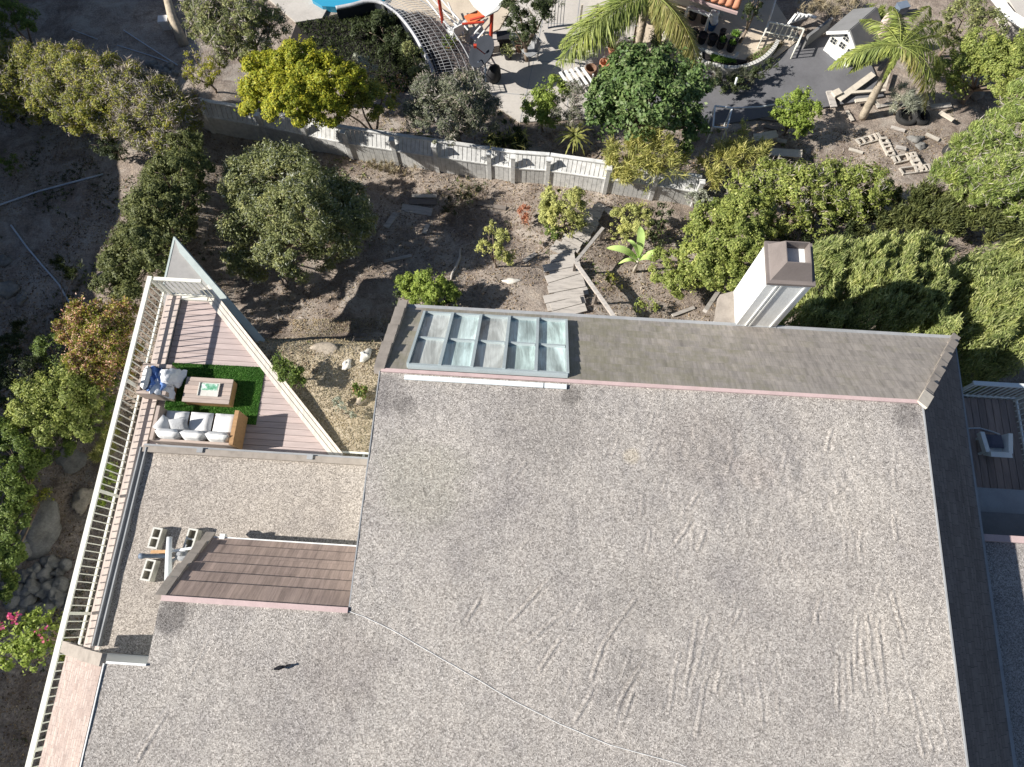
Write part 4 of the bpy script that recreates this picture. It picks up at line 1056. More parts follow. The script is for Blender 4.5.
for k in range(5): mb.bar(q, q+Vector((math.cos(k*1.3)*.24, math.sin(k*1.3)*.2, .03)), .05, .03)
mb.build('bracket', M['gutter_grey'], am)
mb = MB(); mb.bar(at(172, 551, ZL+.25), at(194, 548, ZL+.25), .05, .05); mb.build('cross_arm', M['pvc'], am)

# ------------------------------------------------------------------ right deck
ZQ = 6.1
rd = thing('deck', 'shaded grey wooden deck on the right side of the house', 'deck', at(995, 440, ZQ-.3))
da, db, dc = at(972, 398, ZQ), at(1012, 398, ZQ), at(1030, 500, ZQ)
xl, yl = hl(da); xr, _ = hl(db)
fpr = [(xl-.6, hl(at(995, 492, ZQ))[1]-.4), (xr, hl(at(995, 492, ZQ))[1]-.4), (xr, yl), (xl-.6, yl)]
mb = MB(); boards(mb, hpoly(fpr), tuple(E2[:2]), .17, .012, ZQ-.04, ZQ); mb.build('floor', M['deck_grey'], rd)
mb = MB(); mb.prism(hpoly([(p[0], p[1]) for p in fpr]), ZQ-.3, ZQ-.06); mb.build('subfloor', M['oldwood_dark'], rd)
railing('railing', 'pale blue-white railing round the shaded right deck', [(hw(xl-.5, yl+.03, ZQ), hw(xr+.03, yl+.03, ZQ)), (hw(xr+.04, yl+.0, ZQ), hw(xr+.04, yl-3.2, ZQ))], ZQ+.95, ZQ+.02, 'rail_blue', .13, 12, .1)
# patio chair, facing up
c0 = at(986, 447, ZQ); cx, cy = hl(c0)
pc = thing('patio_chair', 'pale patio chair with a dark grey cushion on the shaded deck', 'chair', c0)
mb = MB()
for x in (-.19, .19):
    for y in (-.18, .18): cb(mb, cx+x-.025, cx+x+.025, cy+y-.025, cy+y+.025, ZQ, ZQ+.2)
cb(mb, cx-.23, cx+.23, cy-.21, cy+.21, ZQ+.2, ZQ+.26); mb.build('frame', M['rail_blue'], pc)
for s in (-1, 1):
    mb = MB(); mb.obox(hw(cx+s*.27, cy+.0, ZQ+.34), E1*.05, E2*.24+E1*s*.035, UP*.1+E1*s*.02); mb.build('arm', M['rail_blue'], pc)
mb = MB(); mb.obox(hw(cx, cy-.25, ZQ+.36), E1*.24, E2*-.06, UP*.14-E2*.05); mb.build('backrest', M['rail_blue'], pc)
mb = MB(); mb.cushion(hw(cx, cy+.06, ZQ+.33), .40, .34, .14, HA, R(-4), puff=.3); mb.build('cushion', M['cushion_dark'], pc, True)
mb = MB(); mb.tube([hw(cx-.42, cy+.42, ZQ+.03), hw(cx-.1, cy+.45, ZQ+.02), hw(cx+.2, cy+.38, ZQ+.02), hw(cx+.36, cy+.32, ZQ+.02)], .018, 6); tag(mb.build('hose', M['hose']), 'thin grey hose lying on the shaded deck above the chair', 'hose')

# ------------------------------------------------------------------ ground things
# boundary fence, board by board panels between posts
FP = [(180, 122), (214, 132), (270, 141), (312, 150), (352, 158), (398, 165), (438, 171), (490, 178.5), (513, 182), (547, 184.5), (604, 193), (650, 199), (692, 206)]
fw = [atg(*p) for p in FP]
fence = thing('fence', 'long whitewashed board fence along the back of the dirt yard', 'fence', fw[4])
HF = 1.25
for i in range(len(fw)-1):
    a, b = fw[i].copy(), fw[i+1].copy(); d = (b-a); d.z = 0; L_ = d.length; dn = d.normalized(); nn = Vector((-dn.y, dn.x, 0))
    k = MB(); nb = max(4, int(L_/.14))
    for j in range(nb):
        t = (j+.5)/nb; p = a.lerp(b, t); z0 = p.z-.15; z1 = p.z+HF*.62+random.uniform(-.01, .01)
        k.obox(Vector((p.x, p.y, (z0+z1)/2))+nn*random.uniform(-.004, .004), dn*(L_/nb*.47), nn*.012, UP*((z1-z0)/2))
    k.build('lower_panel', M['fence_grey' if i % 3 else 'fence'], fence)
    k = MB()
    k.bar(a+UP*HF*.64+nn*-.0, b+UP*HF*.64, .07, .06); k.bar(a+UP*HF+nn*.28, b+UP*HF+nn*.28, .12, .05)
    for j in range(nb):
        t = (j+.5)/nb; p = a.lerp(b, t)
        k.obox(p+UP*(HF*.82)+nn*.14, dn*(L_/nb*.44), nn*.14+UP*HF*.16, nn*-.006+UP*.006)
    k.build('upper_panel', M['fence'], fence)
for p in fw:
    k = MB(); k.box(p+UP*(HF*.5), .13, .13, HF*1.18, -.1); k.box(p+UP*(HF*1.1), .17, .17, .05, -.1); k.build('post', M['fence'], fence)

# litter and pebbles nobody could count
def scatter(n, x0, x1, y0, y1, mask=None):
    X = rng.uniform(x0, x1, n); Y = rng.uniform(y0, y1, n)
    if mask is not None: k = mask(X, Y); X, Y = X[k], Y[k]
    return X, Y
X, Y = scatter(60000, -17, 16, 5.5, 16.5, lambda X, Y: (vnoise(X, Y, .8)+.25+.25*rng.random(len(X)) > .2))
n = len(X); Z = ground(X, Y)+.015
C = np.stack([X, Y, Z], -1); N = unit(np.array([0, 0, 1])+rng.normal(size=(n, 3))*.5)
o = leaves('leaf_litter', M['litter'], None, C, unit(np.cross(N, rdir(n))), N, rng.uniform(.03, .11, n), rng.uniform(.012, .05, n)); tag(o, kind='stuff')
X, Y = scatter(26000, -6.5, -2.4, 3.2, 8.5); n = len(X)
C = np.stack([X, Y, ground(X, Y)+.012], -1); N = unit(np.array([0, 0, 1])+rng.normal(size=(n, 3))*.5)
o = leaves('dry_grass', L['drygrass'], None, C, unit(np.cross(N, rdir(n))), N, rng.uniform(.02, .06, n), rng.uniform(.01, .03, n)); tag(o, kind='stuff')
X, Y = scatter(22000, -15, -8.8, -4, 9); n = len(X)
C = np.stack([X, Y, ground(X, Y)+.012], -1); N = unit(np.array([0, 0, 1])+rng.normal(size=(n, 3))*.5)
o = leaves('fallen_leaves', M['litter'], None, C, unit(np.cross(N, rdir(n))), N, rng.uniform(.03, .09, n), rng.uniform(.012, .05, n)); tag(o, kind='stuff')

def rock(px, py, rpx, label, m='rock', group=None, flat=.6, ax=1.0, seed=None, amp=.34):
    p = atg(px, py); r = rpx*mpp(px, py, p.z); mb = MB()
    mb.blob(p+UP*r*flat*.35, (r, r*ax, r*flat), int(px*7+py) if seed is None else seed, amp, 14, 9)
    tag(mb.build('rock', M[m], None, True), label, 'rock', group)
rock(42, 528, 22, 'large rounded grey boulder uphill of the rock pile', flat=.5, ax=1.15)
rock(72, 458, 13, 'flat pale slab of rock beside the railing plants', 'rock', flat=.25, ax=1.1)
rock(83, 500, 11, 'buried brown rock beside the left railing', 'rock_tan', flat=.3)
rock(28, 545, 14, 'dark boulder half hidden beside the hedge', flat=.6)
for px, py, r in [(15, 577, 8), (27, 575, 7), (38, 572, 8), (53, 563, 9), (47, 577, 8), (34, 588, 9), (22, 592, 8), (60, 573, 6), (44, 592, 7), (56, 590, 10), (30, 600, 9), (15, 600, 8), (64, 585, 8), (50, 606, 9), (38, 610, 8), (8, 588, 7), (61, 600, 8), (68, 566, 6), (22, 610, 7), (70, 603, 7)]:
    rock(px, py, r, 'grey stone in the rock pile left of the railing', 'rock', 'stones in the rock pile', .75)
rock(366, 356, 6, 'white rock on the sandy slope, nearest the skylight corner', 'rock_pale', flat=.8)
rock(347, 365, 5, 'small white rock next to the round shrub shadow', 'rock_pale', flat=.6)
rock(362, 399, 6, 'brownish rock under the roof edge beside small plants', 'rock_tan', flat=.9)
rock(510, 281, 9, 'pale flat rock in the dirt below the airy young tree', 'rock_pale', flat=.25, ax=.35)
rock(293, 298, 4, 'small tan stone on the bare ledge under the olive tree', 'rock_tan', flat=.6)
rock(325, 352, 14, 'flat grey outcrop on the sandy slope beside the deck', 'rock_tan', flat=.14, ax=.6)
for px, py, r in [(8, 290, 9), (5, 262, 6), (22, 300, 5)]:
    rock(px, py, r, 'pale stone on the shaded dirt at the left edge', 'rock', 'stones on the shaded dirt at left', .6)

def planks(name, label, cat, pts, m='oldwood', wd=.16, th=.05, group=None, lift=.03):
    a, b = atg(*pts[0]), atg(*pts[1]); mb = MB(); mb.bar(a+UP*lift, b+UP*lift, wd, th); return tag(mb.build(name, M[m]), label, cat, group)
planks('plank', 'grey plank lying slanted on the shaded yard', 'plank', [(386, 228), (396, 214)], wd=.2)
planks('plank', 'long grey plank lying level on the shaded yard', 'plank', [(402, 208), (432, 213)], wd=.28)
planks('plank', 'short pale plank below the long grey plank', 'plank', [(424, 234), (428, 225)], 'oldwood', wd=.14)
planks('plank', 'white plank nearest the fence on the dirt', 'plank', [(412, 197), (437, 197)], 'palewood', wd=.12, th=.1)
planks('plank', 'broad grey board just below the white plank', 'plank', [(409, 202), (436, 203)], 'oldwood_dark', wd=.2)
mb = MB(); P = [atg(*q) for q in ((460, 249), (460, 258), (456, 268), (452, 275), (451, 280))]; mb.tube([p+UP*.04 for p in P], [.03, .045, .05, .04, .03], 7); tag(mb.build('stick', M['oldwood'], None, True), 'curved grey stick lying on the yard dirt', 'stick')

planks('plank', 'narrow weathered plank on the yard dirt above the bright lime shrub', 'plank', [(384, 262), (412, 256)], 'oldwood', wd=.1)
planks('plank', 'short weathered plank between the airy tree and the plank steps', 'plank', [(524, 262), (536, 254)], 'oldwood', wd=.14)
planks('plank', 'dark plank lying under the fence near the rusty dry shrub', 'plank', [(478, 204), (506, 209)], 'oldwood_dark', wd=.14)
planks('plank', 'grey plank half under the pale shrub by the steps', 'plank', [(596, 205), (612, 213)], 'oldwood', wd=.2)
planks('plank', 'loose grey plank lying right of the handrail foot', 'plank', [(672, 316), (694, 308)], 'oldwood', wd=.1)
X, Y = scatter(2600, -9, 12, 6.3, 15.5, lambda X, Y: vnoise(X, Y, .6) > -.1)
n = len(X); C = np.stack([X, Y, ground(X, Y)+.03], -1); d = rdir(n); d[:, 2] *= .12
o = leaves('fallen_twigs', L['twig'], None, C, unit(d), unit(rng.normal(size=(n, 3))*.3+np.array([0, 0, 1])), rng.uniform(.08, .42, n), rng.uniform(.008, .022, n)); tag(o, kind='stuff')
# plank steps and their handrail
STEPS = [((584, 306), (546, 314)), ((586, 298), (544, 305)), ((588, 288), (548, 295)), ((582, 277), (546, 285)), ((580, 269), (543, 274)), ((577, 262), (545, 264)), ((574, 255), (550, 247)), ((582, 250), (558, 240)), ((588, 243), (567, 233)),
      ((594, 236), (572, 228)), ((598, 229), (577, 222)), ((601, 222), (583, 214)), ((604, 215), (586, 209))]
steps = thing('plank_steps', 'weathered plank steps winding down the yard from the house', 'steps', atg(570, 265))
for i, (a, b) in enumerate(STEPS):
    A, B = atg(*a), atg(*b); mb = MB(); z = max(A.z, B.z)+.06; A.z = B.z = z
    wds = .27 if i < 6 else .2
    d = (B-A).normalized(); nn = Vector((-d.y, d.x, 0))
    for k in (-1, 1): mb.bar(A+nn*k*wds*.5+d*random.uniform(0, .1), B+nn*k*wds*.5-d*random.uniform(0, .2), wds*.93, .06)
    mb.build('tread', M['oldwood'], steps)
hr = thing('handrail', 'bent grey timber handrail beside the plank steps', 'handrail', atg(580, 275))
h0, h1, h2 = atg(603, 228, .75), atg(575.5, 262, .75), atg(621, 326, .75)
mb = MB(); mb.bar(h0, h1, .1, .06); mb.bar(h1, h2, .1, .06); mb.bar(h1-UP*.12, h2-UP*.12, .05, .05); mb.build('rail', M['oldwood'], hr)
for q in (h0, h1, h1.lerp(h2, .5), h2):
    mb = MB(); g_ = gz(q.x, q.y); mb.bar((q.x, q.y, g_-.2), (q.x, q.y, q.z-.03), .08, .08, Vector((1, 0, 0))); mb.build('post', M['oldwood_dark'], hr)
planks('timber', 'old timber post stub lying beside the eave near the chimney', 'timber', [(698, 322), (713, 300)], 'oldwood', .12, .12, None, .8)
# pipes lying on the shaded dirt at the left
def pipe(label, pts, r=.03, m='hose', name='pipe'):
    mb = MB(); P = []
    for a, b in zip(pts[:-1], pts[1:]):
        for k in range(4): q = atg(a[0]+(b[0]-a[0])*k/4, a[1]+(b[1]-a[1])*k/4); P.append(q+UP*(r+.02))
    P.append(atg(*pts[-1])+UP*(r+.02)); mb.tube(P, r, 6); tag(mb.build(name, M[m], None, True), label, 'pipe')
pipe('straight pale pipe across the shaded dirt, upper left', [(-20, 213), (40, 192), (104, 175)])
pipe('bent pale pipe running down the shaded dirt, left edge', [(12, 226), (28, 248), (45, 268), (60, 285), (71, 304)])
pipe('thin pale pipe slanting through the shade near the top left', [(124, 31), (150, 48), (178, 66)], .022)
pipe('faint thin pipe beside the dark bank at top left', [(72, 30), (98, 40)], .015)
pipe('faint lower pipe meeting the slanting pipe at top left', [(118, 46), (150, 56), (172, 64)], .018)
for px, py in [(152, 66), (160, 70), (166, 74), (158, 76), (170, 68), (174, 76), (106, 60)]:
    rock(px, py, 5, 'grey stone in the dark low wall at top left', 'rock', 'stones in the dark wall at top left', .8)
mb = MB(); a = atg(168, 28); mb.box(a+UP*.4, .35, .3, .1, .1); mb.box(a+UP*.2, .3, .25, .36, .1); tag(mb.build('utility_box', M['white_paint']), 'small white box beside the trunk at top left', 'box')
mb = MB(); P = [atg(174, 2), atg(177, 25), atg(184, 45)]; mb.tube([P[0]+UP*.9, P[1]+UP*.45, P[2]-UP*.1], [.12, .16, .2], 9); tag(mb.build('leaning_log', M['bark_pale'], None, True), 'pale leaning log at the top left beside the grey tree', 'log')

def grass_patch(name, label, poly, z, n, m, L_=.16, parent=None, kind=None):
    P = [at(*q, z) for q in poly]; c = sum(P, Vector())/len(P); Cs = []
    for i in range(len(P)):
        k = n//len(P); u = rng.random(k); v = rng.random(k); f = u+v > 1; u[f], v[f] = 1-u[f], 1-v[f]
        A, B, D_ = np.array(c), np.array(P[i]), np.array(P[(i+1) % len(P)]); Cs.append(A+(B-A)*u[:, None]+(D_-A)*v[:, None])
    C = np.concatenate(Cs); n = len(C); C[:, 2] += L_*.35
    o = leaves(name, M.get(m) or L[m], parent, C, unit(np.array([0, 0, .8])+rng.normal(size=(n, 3))*.5), rdir(n), L_*rng.uniform(.5, 1.4, n), L_*.2*np.ones(n))
    if kind: tag(o, kind=kind)
    return o
# ------------------------------------------------------------------ neighbours' yard
ZN = 1.46
slab('patio', [(418, 66), (432, 40), (470, 44), (500, 30), (520, -6), (640, -6), (630, 60), (600, 118), (520, 122), (478, 92)], ZN, 'concrete')
slab('paving', [(376, -6), (519, -6), (499, 29), (470, 43), (431, 39)], ZN-.004, 'beige')
slab('path', [(632, 60), (702, 66), (772, 62), (800, 40), (846, 34), (872, 66), (884, 96), (842, 104), (700, 128), (604, 118)], ZN-.008, 'concrete_shade')
slab('courtyard', [(641, -6), (770, -6), (800, 39), (771, 61), (703, 65), (633, 59)], ZN-.012, 'beige')
slab('pool_apron', [(262, -8), (336, -8), (322, 18), (296, 22), (282, 10)], ZN, 'concrete')
mb = MB(); q = [tuple(at(px, py, 1.62)[:2]) for px, py in [(306, -22), (392, -22), (384, 0), (368, -2), (352, 3), (338, 7), (322, 6), (312, 0)]]; mb.prism(q, 1.3, 1.62); tag(mb.build('pool_water', M['water']), kind='structure')
slab('shade_bed', [(296, 24), (345, 12), (384, 6), (420, 40), (440, 76), (430, 92), (370, 90), (320, 62), (290, 40)], ZN-.06, 'soil_and_shade', .3)  # black slab that paints in the shade and a dark tarp
mb = MB()
for (a, b) in [((500, 30), (478, 92)), ((520, 60), (600, 64)), ((548, -4), (520, 122)), ((580, -4), (566, 118)), ((486, 92), (600, 100)), ((506, 22), (640, 26))]:
    A, B = at(*a, ZN+.003), at(*b, ZN+.003); mb.bar(A, B, .025, .004)
o = mb.build('patio_joints', M['gutter_grey']); tag(o, kind='structure')
# curved wall round the pool corner
def arc_pts(pxs, z, n=6):
    P = [at(px, py, z) for px, py in pxs]; out = []
    for i in range(len(P)-1):
        p0, p1, p2, p3 = P[max(i-1, 0)], P[i], P[i+1], P[min(i+2, len(P)-1)]
        for k in range(n):
            t = k/n; out.append(.5*((2*p1)+(p2-p0)*t+(2*p0-5*p1+4*p2-p3)*t*t+(3*p1-p0-3*p2+p3)*t**3))
    return out+[P[-1]]
def wall_strip(mb, P, wd, z0, z1):
    for a, b in zip(P[:-1], P[1:]):
        d = (b-a); d.z = 0; ln = d.length; d.normalize(); n = Vector((-d.y, d.x, 0)); c = (a+b)/2
        mb.obox((c.x, c.y, (z0+z1)/2), d*(ln/2+.01), n*wd/2, UP*((z1-z0)/2))
cw = thing('curved_wall', 'pale curved wall sweeping down beside the blue pool', 'wall', at(400, 30, 1.4))
mb = MB(); mb.tube([p for p in arc_pts([(336, 8), (352, 5), (368, 1), (382, 3), (398, 14), (414, 34), (428, 60), (434, 74)], 1.95, 7)], .075, 8); mb.build('coping', M['mesh_grey'], cw, True)
mb = MB(); wall_strip(mb, arc_pts([(336, 8), (352, 5), (368, 1), (382, 3), (398, 14), (414, 34), (428, 60), (434, 74)], 1.95, 7), .1, 1.3, 1.9); mb.build('face', M['net'], cw)
# brushwood bank in front of the curved wall
X0 = [at(*q, 1.7) for q in ((404, 16), (420, 14), (440, 26), (462, 50), (476, 78), (438, 82), (432, 60), (418, 34))]
tri = [(0, 1, 7), (1, 2, 7), (2, 6, 7), (2, 3, 6), (3, 4, 6), (4, 5, 6)]; Cs = []
for a, b, c in tri:
    n = 700; u = rng.random(n); v = rng.random(n); k = u+v > 1; u[k], v[k] = 1-u[k], 1-v[k]
    A, B, C_ = map(np.array, (X0[a], X0[b], X0[c])); Cs.append(A+(B-A)*u[:, None]+(C_-A)*v[:, None])
C = np.concatenate(Cs); n = len(C); C[:, 2] += .25*vnoise(C[:, 0], C[:, 1], 1.5)+rng.random(n)*.12
br = thing('brush_heap', 'heap of dry grey-brown brushwood beside the curved pool wall', 'brush', (float(C[:, 0].mean()), float(C[:, 1].mean()), 1.4))
leaves('twigs', leafmat('brushwood', [(.07, .06, .06), (.14, .12, .12), (.26, .23, .235), (.1, .085, .085)], .0, .95, 1.0), br, C, unit(np.array([.45, -.8, .1])+rng.normal(size=(n, 3))*.55), rdir(n), rng.uniform(.15, .5, n), rng.uniform(.012, .03, n))
mb = MB()
for t in tri: mb.add([X0[i]-UP*.06 for i in t], [(0, 1, 2)])
mb.build('base', M['net'], br)
# lattice frame arching over the brushwood
lf = thing('lattice_frame', 'pale curved lattice frame arching over the dry brushwood', 'lattice', at(445, 45, 1.7))
c1 = arc_pts([(382, 3), (398, 14), (414, 34), (428, 60), (434, 78)], 2.1, 8); c2 = arc_pts([(410, -6), (432, 8), (452, 30), (468, 56), (477, 80)], 2.2, 8)
mb = MB(); mb.tube(c1, .04, 6); mb.build('inner_rim', M['mesh_grey'], lf, True); mb = MB(); mb.tube(c2, .022, 6); mb.build('outer_rim', M['gutter_grey'], lf, True)
mb = MB()
for i in range(len(c1)): mb.tube([c1[i], c1[i].lerp(c2[i], .5)+UP*.1, c2[i]], .009, 4)
for t in (.12, .22, .32, .5, .68, .84): mb.tube([a.lerp(b, t)+UP*.35*t*(1-t) for a, b in zip(c1, c2)], .008, 4)
mb.build('lattice', M['gutter_grey'], lf, True)
for q in (c1[0], c1[-1], c2[-1], c2[12]): mb = MB(); mb.bar((q.x, q.y, 1.3), q, .07, .07, Vector((1, 0, 0))); mb.build('post', M['block_light'], lf)
# red framed canopy with white cover
cf = thing('canopy', 'red metal frame carrying white roofing and loose white rails on the patio', 'canopy', at(475, 30, ZN))
mb = MB()
for (a, za, b, zb, r_) in [((444, 30), 1.5, (438, -6), 3.6, .06), ((490, 55), 1.5, (492, 12), 3.2, .065), ((492, 12), 3.2, (504, -6), 3.6, .05), ((484, 22), 3.1, (462, 24), 3.1, .04), ((492, 14), 3.2, (470, 20), 3.0, .04)]:
    mb.tube([at(*a, za), at(*b, zb)], r_, 8)
mb.build('frame', M['red'], cf)
mb = MB(); q = [at(466, -6, 3.5), at(510, -6, 3.7), at(498, 10, 3.4), at(486, 16, 3.3), at(474, 6, 3.4)]
mb.add(q+[p-UP*.05 for p in q], [(0, 1, 2, 3, 4), (9, 8, 7, 6, 5)]+[(i, 5+i, 5+(i+1) % 5, (i+1) % 5) for i in range(5)]); mb.build('cover', M['white_paint'], cf)
mb = MB(); q = [at(464, 16, 2.6), at(478, 10, 2.7), at(484, 17, 2.7), at(470, 24, 2.6)]; mb.add(q+[p-UP*.05 for p in q], [(0, 1, 2, 3), (7, 6, 5, 4)]+[(i, 4+i, 4+(i+1) % 4, (i+1) % 4) for i in range(4)]); mb.build('orange_panel', M['orange'], cf)
mb = MB()
for (a, b) in [((424, -4), (458, 40)), ((430, -4), (464, 34)), ((440, -2), (468, 30)), ((488, 18), (472, 36)), ((492, 22), (478, 38)), ((482, 40), (490, 50)), ((448, 2), (456, 22))]:
    mb = MB(); mb.tube([at(*a, 2.4), at(*b, 1.9)], .03, 6); mb.build('rail', M['white_paint'], cf)
# small clutter round the canopy
def crate(px, py, s, label, m, cat='box', name='storage_box', a=.3):
    p = at(px, py, ZN); o = thing(name, label, cat, p); mb = MB(); mb.box(p+UP*s*.4, s, s*.75, s*.78, a); mb.build('body', M[m], o); k = MB(); k.box(p+UP*s*.83, s*1.06, s*.8, s*.07, a); k.build('lid', M[m], o)
crate(462, 32, .42, 'pale storage box under the red framed canopy', 'block_light')
crate(476, 42, .34, 'grey storage box by the foot of the red post', 'gutter_grey', a=.9)
crate(504, 44, .5, 'dark storage box beside the red post and hedge', 'black', a=.1)
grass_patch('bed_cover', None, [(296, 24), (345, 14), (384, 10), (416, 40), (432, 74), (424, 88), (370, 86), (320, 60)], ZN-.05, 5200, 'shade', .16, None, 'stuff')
def small_pot(px, py, s, label, m, lf):
    p = at(px, py, ZN); o = thing('plant_pot', label, 'plant pot', p); mb = MB(); mb.lathe(p, [(s*.75, 0), (s, s*1.5), (s*1.1, s*1.5), (s*1.1, s*1.75), (s*.9, s*1.75), (0, s*1.4)], 12); mb.build('pot', M[m], o)
    n = 160; d = rdir(n); d[:, 2] = abs(d[:, 2]); leaves('foliage', L[lf], o, np.array(p)+np.array([0, 0, s*1.8])+d*s*1.9*rng.random(n)[:, None]**.5, unit(d+rng.normal(size=(n, 3))*.5), rdir(n), rng.uniform(.06, .15, n), .04*np.ones(n))
small_pot(450, 50, .17, 'potted plant on the patio edge beside the brushwood', 'terracotta', 'mid')
small_pot(508, 58, .16, 'potted plant between the dark storage box and the round dish', 'black', 'olive')
small_pot(520, 50, .2, 'potted grey shrub at the foot of the dark evergreen', 'wicker', 'greydark')
small_pot(612, 52, .18, 'potted lime plant beside the small clay pot', 'terracotta', 'lime')
small_pot(660, 30, .2, 'large potted shrub at the left end of the back pot row', 'black', 'deep')
small_pot(650, 22, .18, 'potted palm seedling next to the large potted shrub', 'black', 'lime')
def chair(px, py, a, label, m):
    p = at(px, py, ZN); o = thing('garden_chair', label, 'chair', p); q = Matrix.Rotation(a, 3, 'Z'); X_, Y_ = q @ Vector((1, 0, 0)), q @ Vector((0, 1, 0))
    k = MB(); k.obox(p+UP*.42, X_*.23, Y_*.23, UP*.02); k.build('seat', M[m], o)
    k = MB(); k.obox(p+UP*.68-Y_*.25, X_*.23, Y_*.02, UP*.24-Y_*.05); k.build('backrest', M[m], o)
    for i in (-1, 1):
        for j in (-1, 1): k = MB(); c = p+X_*.2*i+Y_*.2*j; k.bar(c, c+UP*.4, .035, .035, X_); k.build('leg', M[m], o)
chair(456, 40, .6, 'white garden chair in the clutter under the red framed canopy', 'white_paint')
chair(530, 60, 2.2, 'grey garden chair on the open patio near the shaded gate', 'gutter_grey')
crate(494, 50, .36, 'low pale bench box right of the red post', 'oldwood', a=.2)
# round dish on a pole with its wide shadow
p = at(486, 82, ZN); ds = thing('dish', 'dark round dish on a pole at the edge of the patio', 'dish', p)
mb = MB(); top = p+UP*1.25; mb.tube([p, top], .03, 8); mb.tube([at(481, 60, ZN), at(481, 60, ZN+1.3), at(478, 62, ZN+1.55)], .022, 6); mb.build('pole', M['steel_blue'], ds)
ax = Vector((-.62, -.1, .78)).normalized(); mb = MB(); mb.lathe(top+UP*.1, [(0, 0), (.25, .02), (.45, .09), (.56, .18), (.58, .18), (.47, .06), (.25, -.02), (0, -.04)], 22, ax); mb.build('bowl', M['net'], ds, True)
mb = MB(); mb.tube([top+UP*.1, top+UP*.1+ax*.5], .02, 6); mb.box(top+UP*.12+ax*.5, .1, .1, .1); mb.build('feed_arm', M['red'], ds)
mb = MB(); mb.blob(at(494, 74, 1.75), (.28, .26, .42), 5, .12); tag(mb.build('black_sack', M['black'], None, True), 'black sack standing beside the round dish', 'sack')
# slatted bench and wicker pot
sb = thing('slatted_bench', 'white slatted bench in front of the left palm frond', 'bench', at(572, 76, ZN))
mb = MB()
for i in range(5):
    a, b = at(560+5.2*i, 72-1.5*i, ZN+.4), at(571+5.4*i, 89-1.5*i, ZN+.4); mb.bar(a, b, .1, .03)
mb.build('seat', M['white_paint'], sb)
for q in ((562, 73), (586, 68), (572, 87), (592, 82)):
    mb = MB(); p = at(*q, ZN); mb.bar(p, p+UP*.38, .05, .05, Vector((1, 0, 0))); mb.build('leg', M['white_paint'], sb)
mb = MB(); mb.lathe(at(590, 76, ZN), [(.16, 0), (.24, .2), (.22, .4), (.19, .42), (.17, .36), (.14, .08)], 14); tag(mb.build('wicker_pot', M['wicker'], None, True), 'round brown wicker pot at the end of the slatted bench', 'pot')
mb = MB(); mb.lathe(at(604, 68, ZN), [(.12, 0), (.19, .2), (.2, .3), (.17, .3), (.15, .1)], 14); tag(mb.build('clay_pot', M['terracotta'], None, True), 'small clay pot beside the wicker pot', 'pot')
# gate posts and dark gate at the top
gt = thing('patio_gate', 'dark slatted gate across the shaded patio at the top', 'gate', at(560, 20, ZN)); mb = MB()
for i in range(6): q = at(548+3*i, 28-.6*i, ZN); mb.bar(q, q+UP*1.2, .03, .02, Vector((1, 0, 0)))
mb.bar(at(548, 28, ZN+1.2), at(564, 25, ZN+1.2), .04, .04); mb.bar(at(548, 28, ZN+.15), at(564, 25, ZN+.15), .04, .04); mb.build('panel', M['steel_blue'], gt)
mb = MB(); mb.bar(at(587, 22, ZN+.9), at(598, 4, ZN+.9), .06, .05); 
for q in ((587, 22), (598, 4)): p = at(*q, ZN+.9); mb.bar((p.x, p.y, ZN), p, .06, .06, Vector((1, 0, 0)))
tag(mb.build('timber_rail', M['oldwood_dark']), 'slanting dark timber rail above the left palm frond', 'rail')
mb = MB(); p = at(580, 24, ZN); mb.bar(p, p+UP*.9, .07, .07, Vector((1, 0, 0))); tag(mb.build('post', M['palewood']), 'short pale post at the foot of the slanting timber rail', 'post')

# courtyard: planter border, pots, tiled roof
pb = thing('planter', 'curved pale block planter with grassy strips below the black pots', 'planter', at(735, 65, ZN))
mb = MB(); wall_strip(mb, arc_pts([(700, 52), (702, 60), (718, 65), (734, 67), (750, 64), (764, 57), (774, 47), (778, 40)], ZN+.35, 5), .14, 1.2, ZN+.35); mb.build('front_wall', M['block_light'], pb)
mb = MB(); wall_strip(mb, arc_pts([(664, 32), (684, 42), (700, 48), (718, 54), (733, 57), (738, 52)], ZN+.3, 4), .1, 1.2, ZN+.3); mb.build('back_wall', M['block_light'], pb)
mb = MB(); mb.prism([tuple(at(*q, ZN+.25)[:2]) for q in ((703, 52), (718, 57), (735, 59), (748, 60), (735, 65), (718, 63), (704, 59))], 1.3, ZN+.25); mb.build('soil_and_shade', M['soil_and_shade'], pb)
grass_patch('grass', None, [(712, 55), (730, 60), (736, 63), (722, 63), (710, 60)], ZN+.25, 900, 'grass', .14, pb)
grass_patch('grass_strip', None, [(745, 60), (762, 52), (775, 42), (784, 44), (770, 58), (752, 64)], ZN, 1500, 'drygrass', .16, None, 'stuff')
grass_patch('weeds', None, [(748, 58), (768, 46), (780, 46), (768, 56), (752, 62)], ZN, 700, 'grass', .15, None, 'stuff')
POTS = [(692, 39, 'leftmost black pot in the lower row'), (701, 42, 'second black pot from the left in the lower row'), (711, 44, 'third black pot from the left in the lower row'), (720, 47, 'black pot with a sprig of green near the grassy strip'), (721, 38, 'small black pot behind the lower row'),
        (730, 50, 'rightmost black pot in the lower row'), (670, 20, 'leftmost black pot in the back row by the palm'), (680, 22, 'large black pot in the back row beside the palm'), (692, 18, 'black pot under the white beam, left'), (704, 22, 'black pot under the white beam, next to the blue bucket'), (733, 42, 'black pot holding bright green grass')]
